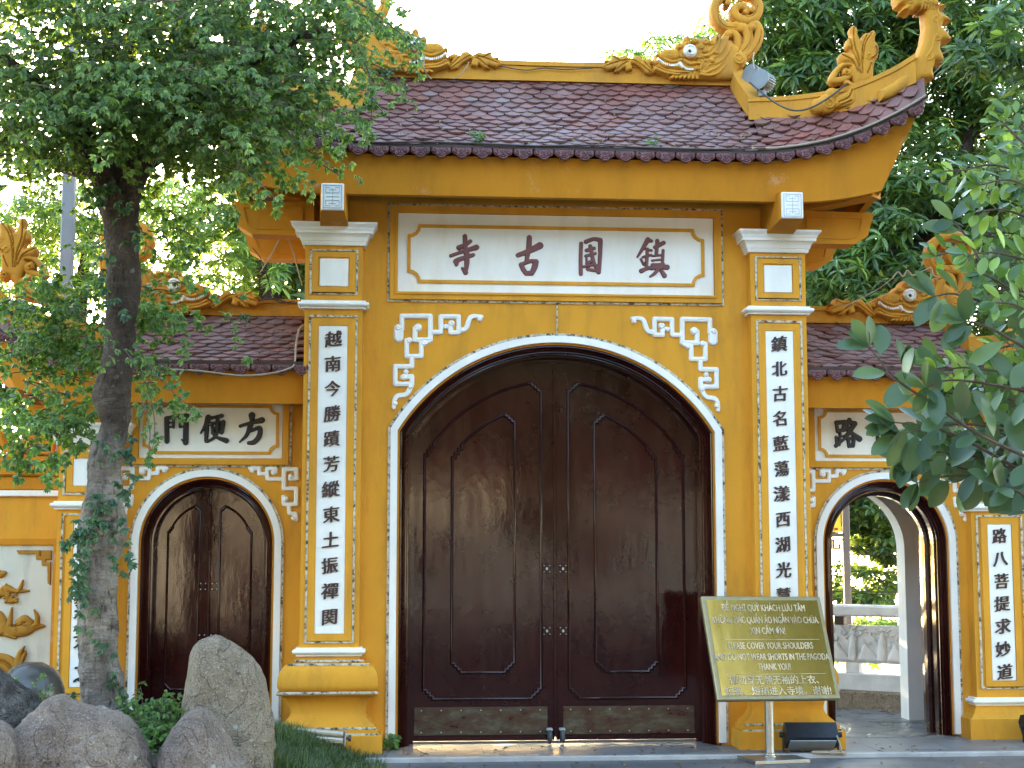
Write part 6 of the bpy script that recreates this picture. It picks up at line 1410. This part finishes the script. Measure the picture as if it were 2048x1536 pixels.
boulder('tall buff standing boulder in front of the left door', [(364, 1450), (367, 1400), (379, 1340), (385, 1310), (400, 1290), (425, 1280), (450, 1283), (480, 1295), (510, 1320), (528, 1355), (536, 1400), (546, 1450), (549, 1510), (548, 1600), (520, 1680), (450, 1700), (370, 1680), (352, 1600), (354, 1520)], -2.35, .30, 'rock_buff', 7.7, .035)
boulder('pointed speckled pink boulder, foremost between the broad and the tall one', [(308, 1545), (330, 1490), (355, 1450), (380, 1425), (396, 1419), (420, 1430), (440, 1460), (470, 1500), (500, 1530), (520, 1590), (515, 1680), (420, 1720), (310, 1690), (292, 1610)], -3.1, .34, 'rock_pink', 12.9, .035)
boulder('dark weathered rock sloping down at the left edge behind the broad boulder', [(-120, 1300), (-50, 1325), (0, 1352), (40, 1378), (75, 1400), (94, 1418), (80, 1450), (60, 1500), (20, 1580), (-60, 1620), (-140, 1560), (-160, 1420)], -2.5, .34, 'rock_dark', 18.3, .05)
boulder('pale rock corner just showing at the bottom left edge', [(-120, 1430), (-40, 1436), (0, 1451), (20, 1468), (33, 1500), (36, 1570), (30, 1660), (-40, 1700), (-140, 1680), (-160, 1540)], -3.5, .30, 'rock_pink', 23.2)

# ---- litter
fl = Leaves(81)
for _ in range(260):
    x = fl.r.uniform(-1.3, 5.5); y = -.62 - abs(fl.r.normal(0, .9)) if fl.r.random() < .6 else fl.r.uniform(-.55, .0); z = -.046 if y < -.6 else -.016
    fl.one(np.array([x, y, z + .004]), np.array([fl.r.normal(0, 1), fl.r.normal(0, 1), .05]), np.array([fl.r.normal(0, .25), fl.r.normal(0, .25), 1]), fl.r.uniform(.02, .06), fl.r.uniform(.012, .028))
plain('dry_leaf', (0.20, 0.13, 0.05), 0.7, var=0.5, scale=3, bump=0)
tag(fl.build('fallen_leaves', 'dry_leaf'), kind='stuff')
rl = Leaves(82)
for _ in range(150):
    x = rl.r.uniform(-1.6, 2.6); p_ = surf(x, rl.r.uniform(.02, .9) ** 1.6) + np.array([0, -.012, .034])
    rl.one(p_, np.array([rl.r.normal(0, 1), -.6, -.5]), np.array([0, -.6, .8]), rl.r.uniform(.02, .05), rl.r.uniform(.01, .02))
tag(rl.build('roof_litter', 'dry_leaf'), kind='stuff')
# ------------------------------------------------------------------ added behind the viewer, unseen: shapes reflections in doors and brass, blocks low sky
bl = Leaves(71)
for i in range(17000):
    x = bl.r.uniform(-34, 34); top = 13.5 + 2.4 * math.sin(.31 * x + 1) + 1.3 * math.sin(.83 * x); y = -27 + bl.r.normal(0, 1.6); z = bl.r.uniform(.1, 1) ** .8 * top
    bl.one(np.array([x, y, z]), bl.r.normal(0, 1, 3) + np.array([0, .6, -.5]), np.array([bl.r.normal(0, .5), 1.0, .5]), bl.r.uniform(.7, 1.4), bl.r.uniform(.45, .8))
o = bl.build('unseen_tree_belt', 'leaf_dark'); tag(o, kind='stuff')  # added dark belt, blocks low frontal sky and darkens the door reflections
sh = thing('reflection_house', 'unseen low buff house added behind the viewer for a warm reflection in the doors', 'house', (6, -24, -.07))  # added house, mirrored as a warm band in the doors
mb = MB().box(-26, 10, -4, 0, 0, 3.2); mb.build('wall', 'relief_ground', sh)
MB().loft([[(-26.5, -4.5, 3.2), (-26.5, .6, 3.2), (-26.5, -2, 4.4)], [(10.5, -4.5, 3.2), (10.5, .6, 3.2), (10.5, -2, 4.4)]]).build('roof', 'tile', sh)
mb = MB()
for i in range(8): mb.box(-24 + i * 4.2, -22.6 + i * 4.2, -.02, .03, .0 if i % 3 == 0 else .9, 2.2)
mb.build('openings', 'dark_wood', sh)
# unseen tree added right of the forecourt, its crown placed to darken the brass sign
ct = thing('sign_mirror_tree', 'round-crowned tree added outside the picture to darken the reflection in the brass sign', 'tree', (0, 0, 0)); cv = Leaves(73)
for i in range(1500):
    while True:
        u = cv.r.uniform(-1, 1, 3)
        if u @ u <= 1: break
    p = np.array([6.50, -4.08, 5.6]) + u * np.array([2.2, 2.2, 2.6])
    for q in range(6): d = cv.r.normal(0, 1, 3); cv.one(p + d * .05, d + np.array([0, 0, -.3]), np.array([cv.r.normal(0, .4), cv.r.normal(0, .4), 1.0]), .17 * cv.r.uniform(.8, 1.2), .08)
cv.build('crown', 'leaf_mango', ct)
organic_tube([(6.4, -4.2, -.1), (6.35, -4.15, 1.2), (6.45, -4.25, 2.4), (6.4, -4.2, 5.6)], [.17, .14, .12, .05], 16, .1, 4).build('trunk', 'bark', ct, True)
